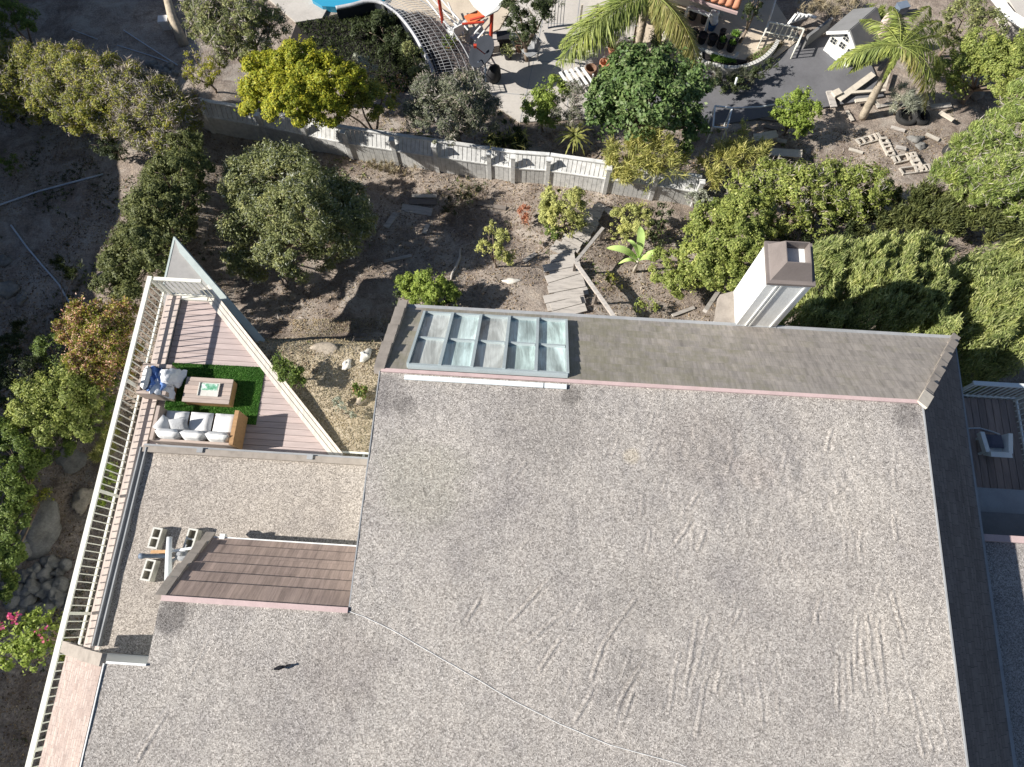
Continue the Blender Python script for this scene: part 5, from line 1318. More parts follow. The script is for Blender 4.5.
for i, (px, py, lab) in enumerate(POTS):
    p = at(px, py, ZN); s = .17 if i != 4 else .12; o = thing('plant_pot', lab, 'plant pot', p, 'black nursery pots in the courtyard')
    mb = MB(); mb.lathe(p, [(s*.8, 0), (s, .32), (s*1.08, .32), (s*1.08, .36), (s*.92, .36), (s*.9, .3), (0, .29)], 14); mb.build('pot', M['black'], o, False)
    if i in (3, 5, 10, 9, 6):
        n = 90; d = rdir(n); d[:, 2] = abs(d[:, 2]); leaves('sprig', L['grass' if i != 9 else 'lime'], o, np.array(p)+np.array([0, 0, .34])+d*s*(1.2 if i == 10 else .8)*rng.random(n)[:, None], unit(d+rng.normal(size=(n, 3))*.4), rdir(n), .14*np.ones(n), .03*np.ones(n))
bk = thing('bucket', 'blue bucket holding a bundle of white cloth under the tiled roof', 'bucket', at(711, 29, ZN)); p = at(711, 29, ZN)
mb = MB(); mb.lathe(p, [(.12, 0), (.17, .3), (.18, .3), (.15, .28), (.11, .03)], 14); mb.build('pail', M['blue'], bk, True)
mb = MB(); mb.blob(p+UP*.42, (.16, .15, .2), 3, .25); mb.blob(p+UP*.62+Vector((-.02, .1, 0)), (.2, .14, .14), 4, .25); mb.build('cloth', M['blanket_white'], bk, True)
mb = MB(); mb.bar(at(688, 7, ZN+.9), at(710, 15, ZN+.9), .12, .1); 
for q in ((688, 7), (710, 15)): p = at(*q, ZN+.9); mb.bar((p.x, p.y, ZN), p, .08, .08, Vector((1, 0, 0)))
tag(mb.build('beam_rail', M['white_paint']), 'white beam on short legs above the back row of pots', 'rail')
# neighbour's house corner with clay tiles
nh = thing('tiled_house', 'corner of a house with an orange clay tile roof at the top edge', 'house', at(725, -30, ZN))
e0, e1 = at(696, -4, 3.0), at(739, 9, 3.0); dv = (e1-e0).normalized(); nv = Vector((-dv.y, dv.x, 0))
mb = MB(); Ls_ = (e1-e0).length
nt_ = int(Ls_/.26)+14
for i in range(nt_):
    b = e1-dv*(.13+.26*i)
    for j in range(10):
        a0 = b+nv*(.42*j)+UP*(.17*j); a1 = b+nv*(.42*(j+1)+.06)+UP*(.17*(j+1)-.01)
        mb.tube([a0, a1], [.125, .105], 8)
mb.build('roof', M['terracotta'], nh, True)
mb = MB(); pl = [e1-dv*.5+nv*1.1, e0-dv*4+nv*1.1, e0-dv*4+nv*5, e1-dv*.5+nv*5]; mb.prism([tuple(p[:2]) for p in pl], 1.2, 3.1); mb.build('wall', M['stucco'], nh)
mb = MB(); mb.bar(e0-dv*3-UP*.14-nv*.05, e1+dv*.0-UP*.14-nv*.05, .06, .1); mb.build('gutter', M['pink_trim'], nh)
# leaning white pole and low picket enclosure
mb = MB(); mb.tube([at(765, 34, ZN), at(778, -8, 2.6)], .04, 7); tag(mb.build('pole', M['white_paint'], None, True), 'long white pole leaning at the top beside the picket enclosure', 'pole')
pk = thing('picket_enclosure', 'low white picket enclosure between the planter and the path', 'fence', at(785, 35, ZN))
cs = [(763, 36), (769, 22), (804, 29), (797, 46)]
for a, b in ((cs[0], cs[1]), (cs[1], cs[2]), (cs[2], cs[3])):
    mb = MB(); A, B = at(*a, ZN+.6), at(*b, ZN+.6); mb.bar(A, B, .05, .04); mb.bar(A-UP*.45, B-UP*.45, .04, .03); n = int((B-A).length/.16)
    for i in range(n+1): q = A.lerp(B, i/n); mb.bar((q.x, q.y, ZN-.02), q, .035, .03, Vector((1, 0, 0)))
    mb.build('panel', M['rail_white'], pk)
pt = thing('pallet', 'white slatted pallet leaning at the top of the picket enclosure', 'pallet', at(795, 18, ZN))
mb = MB()
for i in range(6): mb.bar(at(788+4*i, 24-2*i, ZN+.25), at(796+4*i, 14+.6*i, ZN+.5), .08, .03)
mb.bar(at(787, 24, ZN+.2), at(810, 16, ZN+.2), .06, .05); mb.bar(at(797, 13, ZN+.46), at(816, 18, ZN+.46), .06, .05); mb.build('slats', M['white_paint'], pt)
# shed with white gable front, grey roof
def shed():
    za = ZN; fl, frr = at(822, 51, za), at(842, 66, za)
    dv = (frr-fl); w_ = 1.1; dv.z = 0; dv.normalize(); nb = Vector((-dv.y, dv.x, 0)); dep = 1.25
    fl = at(823, 50, za); hh, rh = .9, 1.35
    o = thing('garden_shed', 'small white fronted garden shed with four dark panes and a grey roof', 'shed', fl+dv*w_/2+nb*dep/2)
    c = [fl, fl+dv*w_, fl+dv*w_+nb*dep, fl+nb*dep]; mid0, mid1 = fl+dv*w_/2+UP*rh, fl+dv*w_/2+nb*dep+UP*rh
    mb = MB(); mb.add(c+[p+UP*hh for p in c]+[mid0, mid1], [(0, 1, 5, 8, 4), (2, 3, 7, 9, 6), (1, 2, 6, 5), (3, 0, 4, 7)]); mb.build('wall', M['white_paint'], o)
    mb = MB()
    for s, e in ((-1, 0), (1, 1)):
        b0 = (c[1] if s > 0 else c[0])+dv*s*.14+UP*(hh-.1); up = (mid0-b0); up2 = up
        sl_ = (Vector((mid0.x, mid0.y, mid0.z+.03))-b0); mb.obox(b0+sl_/2+nb*dep/2+UP*.03, sl_/2, nb*(dep/2+.12), sl_.cross(nb).normalized()*.03)
    mb.build('roof', M['shed_roof'], o)
    mb = MB()
    for s in (-1, 1):
        b0 = (c[1] if s > 0 else c[0])+dv*s*.14+UP*(hh-.1)-nb*.15; mb.bar(b0, mid0+UP*.0-nb*.15, .04, .1)
    mb.build('barge_board', M['white_paint'], o)
    for i, (fx, fz) in enumerate(((.17, .6), (.5, .66), (.83, .6), (.5, 1.0))):
        k = MB(); cc = fl+dv*w_*fx+UP*fz-nb*.012; k.obox(cc, dv*.13, nb*.012, UP*.13); f_ = k.build('window', M['rail_white'], o)
        k = MB()
        for sx in (-1, 1):
            for sz in (-1, 1): k.obox(cc-nb*.016+dv*.058*sx+UP*.058*sz, dv*.048, nb*.005, UP*.048)
        k.build('pane', M['dark_glass'], f_)
    k = MB(); k.obox(fl+dv*w_*.5+UP*.24-nb*.012, dv*.22, nb*.014, UP*.24); k.build('door', M['rail_blue'], o)
shed()
mb = MB(); mb.bar(at(805, 42, ZN+.3), at(829, 24, ZN+.3), .1, .6); tag(mb.build('low_wall', M['shed_roof']), 'low dark wall running up to the garden shed', 'wall')
um = thing('closed_umbrella', 'closed faded pink umbrella standing beside the shed', 'umbrella', at(868, 56, ZN))
mb = MB(); p = at(872, 50, ZN); ax = (at(884, 27, 2.6)-p).normalized(); mb.lathe(p+UP*.5, [(.02, 0), (.22, .12), (.26, .4), (.2, .9), (.13, 1.3), (.03, 1.5)], 9, (ax.x, ax.y, .75)); mb.build('canopy', M['umbrella_cloth'], um)
mb = MB(); mb.tube([p, p+UP*.6], .03, 7); mb.lathe(p, [(.25, 0), (.25, .06), (.05, .09)], 14); mb.build('stand', M['white_paint'], um)
crate(899, 12, .4, 'small purple tub among the bushes at the top', 'steel_blue', 'tub', 'tub')
# frame and benches by the path
mf = thing('metal_frame', 'pale metal frame standing at the corner of the shaded path', 'frame', at(722, 118, ZN))
mb = MB(); c = [at(715, 106, ZN+.9), at(732, 108, ZN+.9), at(727, 128, ZN+.9), at(713, 127, ZN+.9)]
for i in range(4):
    mb.bar(c[i], c[(i+1) % 4], .05, .05); mb.bar((c[i].x, c[i].y, ZN-.3), c[i], .045, .045, Vector((1, 0, 0)))
mb.build('tube_frame', M['rail_blue'], mf)
mb = MB(); mb.tube([at(732, 108, ZN+.7), at(760, 107, ZN+.75), at(778, 104, ZN+.7)], .03, 6); tag(mb.build('handrail', M['pvc'], None, True), 'pale tube rail along the shaded path beside the lime bush', 'handrail')
mb = MB(); mb.tube([at(733, 93, ZN), at(737, 78, 2.4)], .04, 7); tag(mb.build('post', M['pvc'], None, True), 'pale post standing in front of the curved planter', 'post')
for (a, b, lab) in [((754, 138), (777, 134), 'upper white plank shelf below the lime bush'), ((756, 151), (802, 154), 'lower white plank shelf below the lime bush')]:
    A, B = atg(*a, .35), atg(*b, .35); o = thing('plank_shelf', lab, 'shelf', (A+B)/2); mb = MB(); mb.bar(A, B, .3, .05); mb.build('top', M['palewood'], o)
    for q in (A.lerp(B, .05), A.lerp(B, .95)):
        mb = MB(); mb.bar((q.x, q.y, q.z-.5), q-UP*.026, .08, .2, Vector((1, 0, 0))); mb.build('leg', M['palewood'], o)
for i, (a, b) in enumerate((((760, 119), (780, 121)), ((764, 127), (778, 130)))):
    planks('plank', ('upper', 'lower')[i]+' dark timber edge in the shade left of the lime bush', 'plank', [a, b], 'oldwood_dark', .14, .1)
# white rails, planks and white steps around the right palm
for i, (a, b, w_, lab) in enumerate([((836, 104), (870, 79), .22, 'long pale board slanting down left of the palm trunk'), ((842, 98), (882, 95), .1, 'white rail lying level behind the palm trunk'), ((852, 106), (868, 104), .14, 'short white board behind the foot of the palm'), ((881, 92), (886, 76), .1, 'upright white board right of the long pale board'),
        ((936, 117), (949, 125), .14, 'pale plank slanting beside the tyres'), ((826, 96), (831, 112), .22, 'grey board beside the lime bush on the slope')]):
    planks('board', lab, 'board', [a, b], 'palewood' if i != 5 else 'oldwood', w_, .06, None, .25)
for i, (a, b, w_, lab) in enumerate([((868, 98), (880, 108), .1, 'narrow grey board crossing behind the palm trunk'), ((876, 108), (896, 104), .12, 'grey board lying between the palm trunk and the tyres'), ((846, 112), (852, 122), .12, 'short grey board at the foot of the palm slope'), ((890, 128), (904, 132), .12, 'grey broken board below the tyres'),
        ((925, 135), (938, 141), .12, 'broken board above the dark ball'), ((930, 108), (950, 106), .2, 'brown board edging the terrace right of the tyres'), ((848, 150), (862, 154), .1, 'thin board left of the pallet strips'), ((895, 148), (905, 150), .14, 'short wide board between the pallet strips'), ((770, 140), (786, 143), .16, 'middle grey plank between the two white shelves')]):
    planks('board', lab, 'board', [a, b], 'oldwood' if i % 2 else 'pallet', w_, .05, None, .06)
crate(834, 97, .3, 'pale yellow box at the corner of the path near the lime bush', 'palewood', a=.5)
# decorative pierced blocks laid on the slope
def ladder(a, b, label, w_=.24):
    A, B = atg(*a), atg(*b); A.z += .08; B.z += .08; d = B-A; n = max(3, int(d.length/.16)); dn = d.normalized(); nn = Vector((-dn.y, dn.x, 0)).normalized()
    o = thing('slatted_pallet', label, 'pallet', (A+B)/2); mb = MB()
    for s in (-1, 1): mb.bar(A+nn*s*w_/2, B+nn*s*w_/2, .05, .08)
    mb.build('rail', M['pallet'], o); mb = MB()
    for i in range(n+1):
        if random.random() < .12: continue
        c = A.lerp(B, i/n)+dn*random.uniform(-.03, .03); sk_ = dn*random.uniform(-.03, .03); mb.bar(c-nn*w_*random.uniform(.4, .62)+UP*.05-sk_, c+nn*w_*random.uniform(.4, .62)+UP*.05+sk_, random.uniform(.06, .1), .03)
    mb.build('slats', M['pallet'], o)
ladder((857, 144), (878, 138), 'slatted pallet strip highest on the sandy slope')
ladder((882, 141), (890, 157), 'slatted pallet strip running down from the highest strip')
ladder((892, 162), (914, 157), 'slatted pallet strip level in the middle of the sandy slope')
ladder((911, 158), (919, 171), 'slatted pallet strip running down at the right')
ladder((900, 173), (936, 168), 'slatted pallet strip lowest on the sandy slope')
for px, py, r_, lab in ((905, 119, .38, 'larger black tyre left of the other on the slope'), (919, 120, .32, 'smaller black tyre tilted against the larger one')):
    p = atg(px, py)+UP*.14; o = thing('tyre', lab, 'tyre', p); mb = MB(); R0 = r_; P = []
    prof = [(R0-.16, -.1), (R0-.02, -.12), (R0, -.06), (R0, .06), (R0-.02, .12), (R0-.16, .1), (R0-.17, 0), (R0-.16, -.1)]
    mb.lathe(p, prof, 20, (0.05, -.12, 1) if r_ > .35 else (.4, -.2, 1)); mb.f = [f for f in mb.f if len(f) == 4]; mb.uv = [None]*len(mb.f); mb.build('tread', M['rubber'], o, True)
mb = MB(); mb.blob(atg(945, 154)+UP*.2, (.2, .2, .2), 2, .05); tag(mb.build('dark_ball', M['rubber'], None, True), 'dark round ball lying at the foot of the feathery tree', 'ball')
rock(915, 140, 8, 'flat grey stone above the pallet strips', 'rock', flat=.4, ax=.5)
rock(920, 147, 5, 'small grey stone near the middle pallet strip', 'rock', flat=.5)
rock(975, 86, 14, 'large dark mound of rock beneath the upper right bushes', 'rock', flat=.5)
mb = MB(); mb.tube([at(994, -4, 2.5), at(1010, 16, 2.5), at(1026, 26, 2.5)], .2, 4); tag(mb.build('white_parapet', M['white_paint']), 'white parapet crossing the top right corner', 'wall')
mb = MB(); mb.prism([tuple(at(*q, 2.2)[:2]) for q in ((1006, -6), (1060, -6), (1060, 34), (1020, 18))], 1.2, 2.2); tag(mb.build('terrace', M['concrete']), kind='structure')

# ------------------------------------------------------------------ trees and plants
# yard
plant('olive_tree', 'big grey-green tree standing between the pointed deck and the fence', 'tree',
      [(255, 185, 30, 2.4), (292, 180, 34, 2.7), (330, 196, 26, 2.4), (345, 225, 28, 2.1), (300, 215, 36, 2.9), (255, 222, 30, 2.3), (245, 262, 22, 1.5), (290, 250, 30, 2.2), (326, 246, 24, 1.8), (352, 200, 18, 2.0), (268, 160, 20, 2.2)],
      L['olive'], 1.9, .085, .5, trunk=.11, limbs=30, extra=[(L['grey'], .05, .12, .25, 'pale_shoots')])
plant('spiky_plant', 'pale spiky plant rising at the dark left edge of the big grey-green tree', 'plant', [(236, 180, 10, 1.7), (246, 172, 8, 1.9), (240, 194, 9, 1.5)], L['grey'], 1.0, .08, .25, 'needle', trunk=.03, flow=(-.2, .2, .9), limbs=4)
plant('yellow_tree', 'bright yellow-leaved tree growing over the fence', 'tree',
      [(268, 76, 26, 3.2), (300, 68, 26, 3.6), (326, 80, 26, 3.4), (258, 100, 18, 2.8), (290, 102, 26, 3.2), (322, 104, 24, 3.0), (350, 82, 18, 3.2)], L['yellow'], 2.3, .085, .6, trunk=.1, limbs=24, cl=.3, base=tuple(atg(305, 140)[:2]))
plant('yellow_green_tree', 'greener tree merging with the right side of the yellow tree', 'tree', [(358, 96, 20, 2.6), (376, 104, 20, 2.4), (345, 112, 18, 2.4), (384, 92, 12, 2.4)], L['yellowgreen'], 1.3, .08, .6, trunk=.07, limbs=14)
plant('dusty_tree', 'dusty dark grey-green tree overhanging the middle of the fence', 'tree', [(430, 100, 24, 2.4), (462, 98, 26, 2.6), (444, 120, 24, 2.2), (478, 118, 20, 2.2), (420, 116, 16, 2.0), (468, 84, 16, 2.5), (488, 106, 14, 2.2)],
      L['greydark'], 1.9, .075, .5, trunk=.09, limbs=26, extra=[(L['twig'], .06, .16, .12, 'twigs')])
plant('broadleaf_tree', 'large dark glossy broadleaf tree in the centre behind the fence', 'tree', [(636, 72, 28, 3.0), (612, 104, 26, 2.6), (650, 98, 32, 3.2), (676, 108, 26, 2.8), (640, 122, 24, 2.3), (690, 86, 22, 2.7), (668, 70, 22, 2.8), (686, 128, 22, 1.9), (606, 120, 18, 2.0), (622, 84, 22, 2.6)],
      L['deep'], 1.4, .15, .62, trunk=.13, limbs=24, cl=.3)
plant('shrub', 'light green shrub left of the glossy broadleaf tree', 'shrub', [(542, 104, 18, 1.4), (554, 92, 15, 1.3), (536, 118, 15, 1.1), (548, 116, 14, 1.0)], L['bright'], 1.5, .1, .5, trunk=.04)
plant('shrub', 'grey twiggy shrub between the light green shrub and the broadleaf tree', 'shrub', [(568, 106, 17, 1.3), (578, 92, 12, 1.3), (574, 120, 12, 1.0)], L['greydark'], 1.0, .07, .5, trunk=.04, extra=[(L['twig'], .15, .18, .1, 'twigs')])
plant('strap_shrub', 'yellow strap-leaved shrub below the broadleaf tree', 'shrub', [(628, 156, 20, 1.5), (655, 152, 22, 1.7), (644, 172, 22, 1.4), (670, 166, 18, 1.4), (620, 170, 14, 1.1), (642, 152, 18, 1.7)], L['strap'], .9, .11, .3, 'strap', trunk=.05)
plant('strap_shrub', 'yellow strap-leaved shrub right of the other, next to the metal frame', 'shrub', [(720, 160, 18, 1.4), (744, 158, 18, 1.5), (710, 172, 16, 1.2), (732, 148, 14, 1.5), (758, 150, 12, 1.3)], L['strap'], .8, .10, .3, 'strap', trunk=.05)
plant('climber', 'slim pale leafy stem rising above the right strap-leaved shrub', 'plant', [(746, 124, 7, 1.7), (742, 136, 8, 1.5), (738, 147, 8, 1.2)], L['pale'], .9, .08, .5, trunk=.03)
plant('shrub', 'dark green shrub with yellow fronds at the fence below the dusty tree', 'shrub', [(505, 134, 15, 1.2), (516, 144, 12, 1.0), (496, 148, 11, .9)], L['shade'], 1.0, .09, .4, 'needle', trunk=.04, extra=[(L['strap'], .08, .32, .12, 'fronds')])
def rosette(name, label, px, py, h, n, ln, wd, m, r=.0, tilt=(.25, .9)):
    b = atg(px, py); o = thing(name, label, 'plant', b); Cx = []; Dx = []; Nx = []; Ls = []; Ws = []; c = b+UP*h
    for i in range(n):
        a = i*2.4+random.uniform(-.2, .2); e = random.uniform(*tilt); d = Vector((math.cos(a)*math.cos(e), math.sin(a)*math.cos(e), math.sin(e)))
        p = c.copy(); l = ln*random.uniform(.75, 1.15)
        for k in range(4):
            dd = (d+Vector((0, 0, -.35*k))).normalized(); q = p+dd*l/4
            sd = dd.cross(UP).normalized()
            Cx.append((p+q)/2); Dx.append(dd); Nx.append(sd.cross(dd)); Ls.append(l/4*1.55); Ws.append(wd*(1, 1.1, .9, .5)[k]); p = q
    leaves('leaves', m, o, np.array([list(v) for v in Cx]), np.array([list(v) for v in Dx]), np.array([list(v) for v in Nx]), np.array(Ls), np.array(Ws))
    mb = MB(); mb.tube([b-UP*.1, c+UP*.02], [.06, .05], 7); mb.build('stem', M['bark'], o, True); return o
rosette('rosette_plant', 'spiky yellow rosette plant just behind the fence cap', 573, 150, .75, 26, .72, .085, L['strap'])
rosette('rosette_plant', 'low dark green rosette in the shade by the fence, left of the yellow one', 514, 150, .4, 18, .5, .07, L['yellowgreen'])
# middle yard shrubs
plant('shrub', 'rounded pale yellow-green shrub left of the plank steps', 'shrub', [(556, 202, 16, .9), (572, 206, 16, 1.0), (562, 218, 18, .8), (576, 222, 12, .6), (550, 214, 11, .6)], L['pale'], 2.4, .07, .5, trunk=.04, cl=.28)
plant('shrub', 'low dark weedy plant at the foot of the rounded shrub', 'shrub', [(548, 228, 8, .3), (556, 234, 8, .25)], L['mid'], .9, .07, .5, trunk=.02)
plant('dry_shrub', 'dry rusty brown shrub on the dirt left of the rounded shrub', 'shrub', [(525, 214, 8, .5), (527, 221, 6, .3)], L['dryred'], 1.1, .06, .3, 'needle', trunk=.02)
plant('shrub', 'yellow-green shrub right of the handrail with a dark side', 'shrub', [(626, 220, 16, .9), (638, 228, 14, .9), (622, 234, 12, .7), (640, 214, 12, .9)], L['pale'], 2.4, .07, .5, trunk=.04, cl=.28)
plant('shrub', 'dark green shrub behind the banana plant', 'shrub', [(656, 222, 13, .9), (662, 234, 12, .8), (664, 212, 10, .8)], L['shade'], 1.0, .09, .5, trunk=.04)
plant('young_tree', 'airy young tree with yellowish tufts standing in the dirt', 'tree', [(488, 236, 9, 1.3), (500, 238, 9, 1.4), (484, 248, 8, 1.1), (498, 252, 9, 1.2), (510, 258, 8, .9), (492, 228, 7, 1.3)], L['pale'], 1.4, .08, .45, trunk=.035, base=tuple(atg(496, 268)[:2]), limbs=12, cl=.4)
plant('shrub', 'bright lime shrub beside the corner of the skylight roof', 'shrub', [(418, 290, 14, .8), (432, 286, 17, 1.0), (424, 300, 15, .8), (446, 296, 13, .7), (406, 286, 12, .7), (418, 290, 16, .9)], L['bright'], 2.0, .08, .55, trunk=.05)
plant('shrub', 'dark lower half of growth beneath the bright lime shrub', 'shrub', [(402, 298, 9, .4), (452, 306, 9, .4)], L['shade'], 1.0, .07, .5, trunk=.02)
plant('small_bush', 'small green bush in the dirt above the roof edge', 'shrub', [(646, 302, 8, .4), (652, 308, 6, .3), (640, 308, 6, .3)], L['lime'], 1.0, .07, .5, trunk=.02)
plant('small_bush', 'dry brownish little bush below the banana plant', 'shrub', [(616, 284, 7, .3), (610, 278, 5, .25)], L['yellowgreen'], .8, .06, .5, trunk=.02)
plant('seedling', 'small thin sapling between the dark shrub and the big lime shrubs', 'plant', [(663, 232, 5, 1.0), (662, 222, 4, 1.2)], L['mid'], .8, .07, .4, trunk=.015)
plant('small_bush', 'dark little bush on the shaded yard near the grey planks', 'shrub', [(460, 196, 13, .4), (470, 188, 10, .4), (452, 206, 9, .3)], L['shade'], .6, .07, .3, 'needle', trunk=.02, extra=[(L['litter'] if 'litter' in L else M['litter'], .3, .12, .2, 'dry_leaves')])
bn = thing('banana_plant', 'young banana plant with broad pale leaves in the dirt', 'plant', atg(634, 272))
b = atg(634, 272); mb = MB(); top = b+UP*.9; mb.tube([b-UP*.1, b+UP*.5, top], [.06, .05, .03], 8); mb.build('stem', M['palewood'], bn, True)
def bleaf(tip, h0, h1, wd):
    p0 = b+UP*h0; t = at(*tip, b.z+h1); mb = MB(); n = 9; L_ = t-p0; sd = Vector((-L_.y, L_.x, 0)).normalized(); vs = []
    for i in range(n+1):
        f = i/n; c = p0+L_*f+UP*(.25*math.sin(math.pi*f)); w_ = wd*math.sin(math.pi*min(1, .08+f*.92))**.6
        vs += [c-sd*w_+UP*.05*w_, c-UP*.03, c+sd*w_+UP*.05*w_]
    fs = []
    for i in range(n):
        for k in (0, 1): a = i*3+k; fs.append((a, a+1, a+4, a+3))
    mb.add(vs, fs); mb.build('leaf', L['banana'], bn, True)
for q in (((606, 248), .8, 1.1, .12), ((640, 226), .9, 1.3, .12), ((655, 262), .8, .9, .1), ((627, 240), .9, 1.4, .07), ((662, 252), .7, 1.0, .08), ((618, 264), .6, .6, .06)): bleaf(*q)
# big lime masses at right
plant('lime_shrub', 'big lumpy lime-green shrub left of the white chimney', 'shrub', [(668, 266, 18, .9), (676, 284, 16, .8), (706, 258, 24, 1.7), (735, 238, 28, 2.2), (716, 222, 24, 2.0), (748, 214, 24, 2.3), (690, 278, 16, 1.2), (726, 276, 20, 1.5), (758, 240, 16, 2.0), (700, 236, 18, 1.6), (742, 262, 18, 1.7)],
      L['lime'], 1.9, .095, .5, 'leaf', trunk=.09, limbs=24, cl=.34, depth=.4)
plant('lime_shrub', 'broad lime-green shrub behind the chimney, below the sandy slope', 'shrub', [(772, 182, 22, 1.6), (800, 190, 26, 1.9), (832, 184, 24, 1.8), (862, 190, 24, 1.8), (786, 212, 24, 1.8), (820, 212, 22, 1.7), (846, 206, 20, 1.6), (880, 196, 16, 1.4), (760, 196, 18, 1.7), (740, 186, 16, 1.3)],
      L['lime'], 1.8, .095, .5, 'leaf', trunk=.09, limbs=24, cl=.34, depth=.4, extra=[(L['twig'], .03, .2, .1, 'twigs')])
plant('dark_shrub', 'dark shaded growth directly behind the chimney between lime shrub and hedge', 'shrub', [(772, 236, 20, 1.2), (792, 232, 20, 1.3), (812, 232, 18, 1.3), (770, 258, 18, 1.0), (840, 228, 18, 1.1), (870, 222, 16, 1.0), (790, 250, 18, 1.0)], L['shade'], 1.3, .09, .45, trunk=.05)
plant('pale_shrub', 'silvery pale shrub between the fence end and the lime shrubs', 'shrub', [(704, 190, 12, .9), (694, 200, 9, .6), (690, 186, 8, .8), (708, 204, 9, .8)], L['grey'], .9, .07, .4, trunk=.03)
canopy('hedge', 'tall feathery green hedge right of the chimney', [(786, 254), (806, 232), (832, 222), (872, 218), (910, 218), (944, 220), (972, 232), (980, 272), (972, 300), (976, 346), (930, 346), (860, 342), (796, 340), (788, 300)], 7.7, 120000, L['hedge'], (.6, .7, .35), .14, .024)
canopy('hedge', 'second feathery green hedge at the right edge of the picture', [(962, 246), (986, 226), (1012, 222), (1060, 222), (1060, 356), (1000, 354), (972, 348), (966, 310), (970, 280)], 7.6, 66000, L['hedge'], (.6, .7, .35), .14, .024)
plant('dark_shrub', 'dark weedy growth in the shade beyond the feathery hedges', 'shrub', [(905, 210, 22, 1.1), (930, 208, 22, 1.1), (955, 212, 22, 1.1), (985, 216, 22, 1.2), (1012, 216, 20, 1.2), (880, 216, 20, 1.0), (860, 218, 18, 1.0), (940, 226, 20, .9), (1000, 230, 20, .9), (910, 226, 20, .8), (1024, 208, 18, 1.2), (970, 200, 16, 1.2)], L['column'], 1.6, .09, .4, 'needle', trunk=.04)
plant('silver_plant', 'small silvery spiky plant in the shade above the feathery hedge', 'plant', [(908, 206, 9, .9), (918, 212, 8, .8)], L['grey'], .8, .09, .2, 'strap', trunk=.03)
plant('feathery_tree', 'bright feathery tree filling the right edge above the hedges', 'tree', [(985, 150, 26, 2.6), (1014, 128, 26, 2.8), (958, 176, 22, 2.0), (1000, 178, 26, 2.4), (1030, 160, 26, 2.6), (970, 196, 18, 1.7), (1020, 100, 20, 2.6), (1018, 200, 20, 1.8)],
      L['feather'], 2.0, .07, .32, 'needle', trunk=.1, limbs=24, extra=[(L['twig'], .02, .25, .08, 'twigs')])
plant('upper_bush', 'mixed green bush below the white parapet at top right', 'shrub', [(985, 52, 24, 1.8), (1012, 64, 24, 1.9), (1000, 84, 20, 1.6), (966, 62, 18, 1.5), (1024, 90, 20, 1.8), (948, 70, 16, 1.3), (956, 90, 14, 1.2), (1030, 50, 20, 1.9)], L['lime'], 1.7, .09, .5, trunk=.07, limbs=16)
plant('upper_bush', 'grey-green leafy bush left of the white parapet', 'shrub', [(964, 16, 20, 1.6), (986, 26, 18, 1.5), (944, 30, 16, 1.4), (955, 40, 14, 1.2)], L['olive'], 1.0, .09, .5, trunk=.06, limbs=14)
plant('lime_bush', 'small bright lime bush alone on the edge of the path', 'shrub', [(790, 112, 17, 1.2), (806, 112, 16, 1.2), (796, 124, 15, .9), (800, 100, 13, 1.2), (784, 120, 11, .9)], L['bright'], 1.5, .09, .55, trunk=.05, cl=.3)
plant('dry_palm_shrub', 'grey spiky dry shrub above the tyres', 'shrub', [(902, 98, 13, .8), (912, 106, 11, .7)], L['grey'], .9, .1, .16, 'strap', trunk=.04)
plant('flowering_weeds', 'loose yellowish weeds along the top right slope', 'plant', [(872, 18, 12, .7), (886, 26, 10, .6), (860, 20, 9, .6)], L['lime'], .9, .09, .4, 'strap', trunk=.03)
plant('dry_weeds', 'dry pale weeds at the top between the pole and the purple tub', 'plant', [(806, 4, 12, .4), (830, 6, 13, .4), (855, 8, 10, .4), (846, 0, 10, .4)], L['drygrass'], .8, .1, .15, 'strap', trunk=.02)
# palms
def palm(label, cpx, h, tips, base, dry=()):
    c = atg(*cpx, h); b = atg(*base) if base else Vector((c.x, c.y, gz(c.x, c.y))); o = thing('palm_tree', label, 'palm tree', b)
    mb = MB(); P = []; n = 16
    for i in range(n+1):
        t = i/n; p = b.lerp(c, t)+Vector((0, 0, 0)); P.append(p)
    mb.tube(P, [.14*(1-.3*i/n)+(.014 if i % 2 else 0) for i in range(n+1)], 10); mb.build('trunk', M['bark_pale'], o, True)
    for i, (tx, ty, hz, dr) in enumerate(tips):
        t = at(tx, ty, c.z-hz); dv = t-c; L_ = math.hypot(dv.x, dv.y)/.88; C, D, N, Ls, Ws = [], [], [], [], []; rb = MB()
        lift = .35; frond(C, D, N, Ls, Ws, c, dv, L_, lift+hz/L_*.98, 150, .42, .5, lift, rb, .012)
        f_ = leaves('frond', L['palmdry'] if i in dry else L['palm'], o, np.array([list(v) for v in C]), np.array([list(v) for v in D]), np.array([list(v) for v in N]), np.array(Ls), np.array(Ws))
        rb.build('midrib', L['palm'], f_, True)
palm('palm tree at the top whose long fronds hang over the patio', (650, -8), 2.5, [(553, 70, .9, 0), (566, 66, 1.0, 0), (556, 52, .7, 0), (590, 40, .6, 0), (703, 82, 1.3, 0), (694, 70, 1.2, 0), (686, 50, .9, 0), (600, -30, .3, 0), (690, -20, .4, 0), (660, -50, .3, 0), (620, -50, .3, 0), (660, 46, .9, 0)], None, (4, 5, 11))
palm('palm tree with a leaning bare trunk right of the shed', (900, 46), 3.0, [(824, 72, 1.0, 0), (832, 64, .8, 0), (846, 76, 1.0, 0), (880, 86, 1.0, 0), (934, 104, 1.2, 0), (924, 116, 1.5, 0), (946, 76, .9, 0), (952, 44, .6, 0), (930, 6, .3, 0), (890, 6, .3, 0), (858, 20, .5, 0), (908, 80, .9, 0), (942, 22, .4, 0), (870, 64, .9, 0)], (862, 118), (5,))
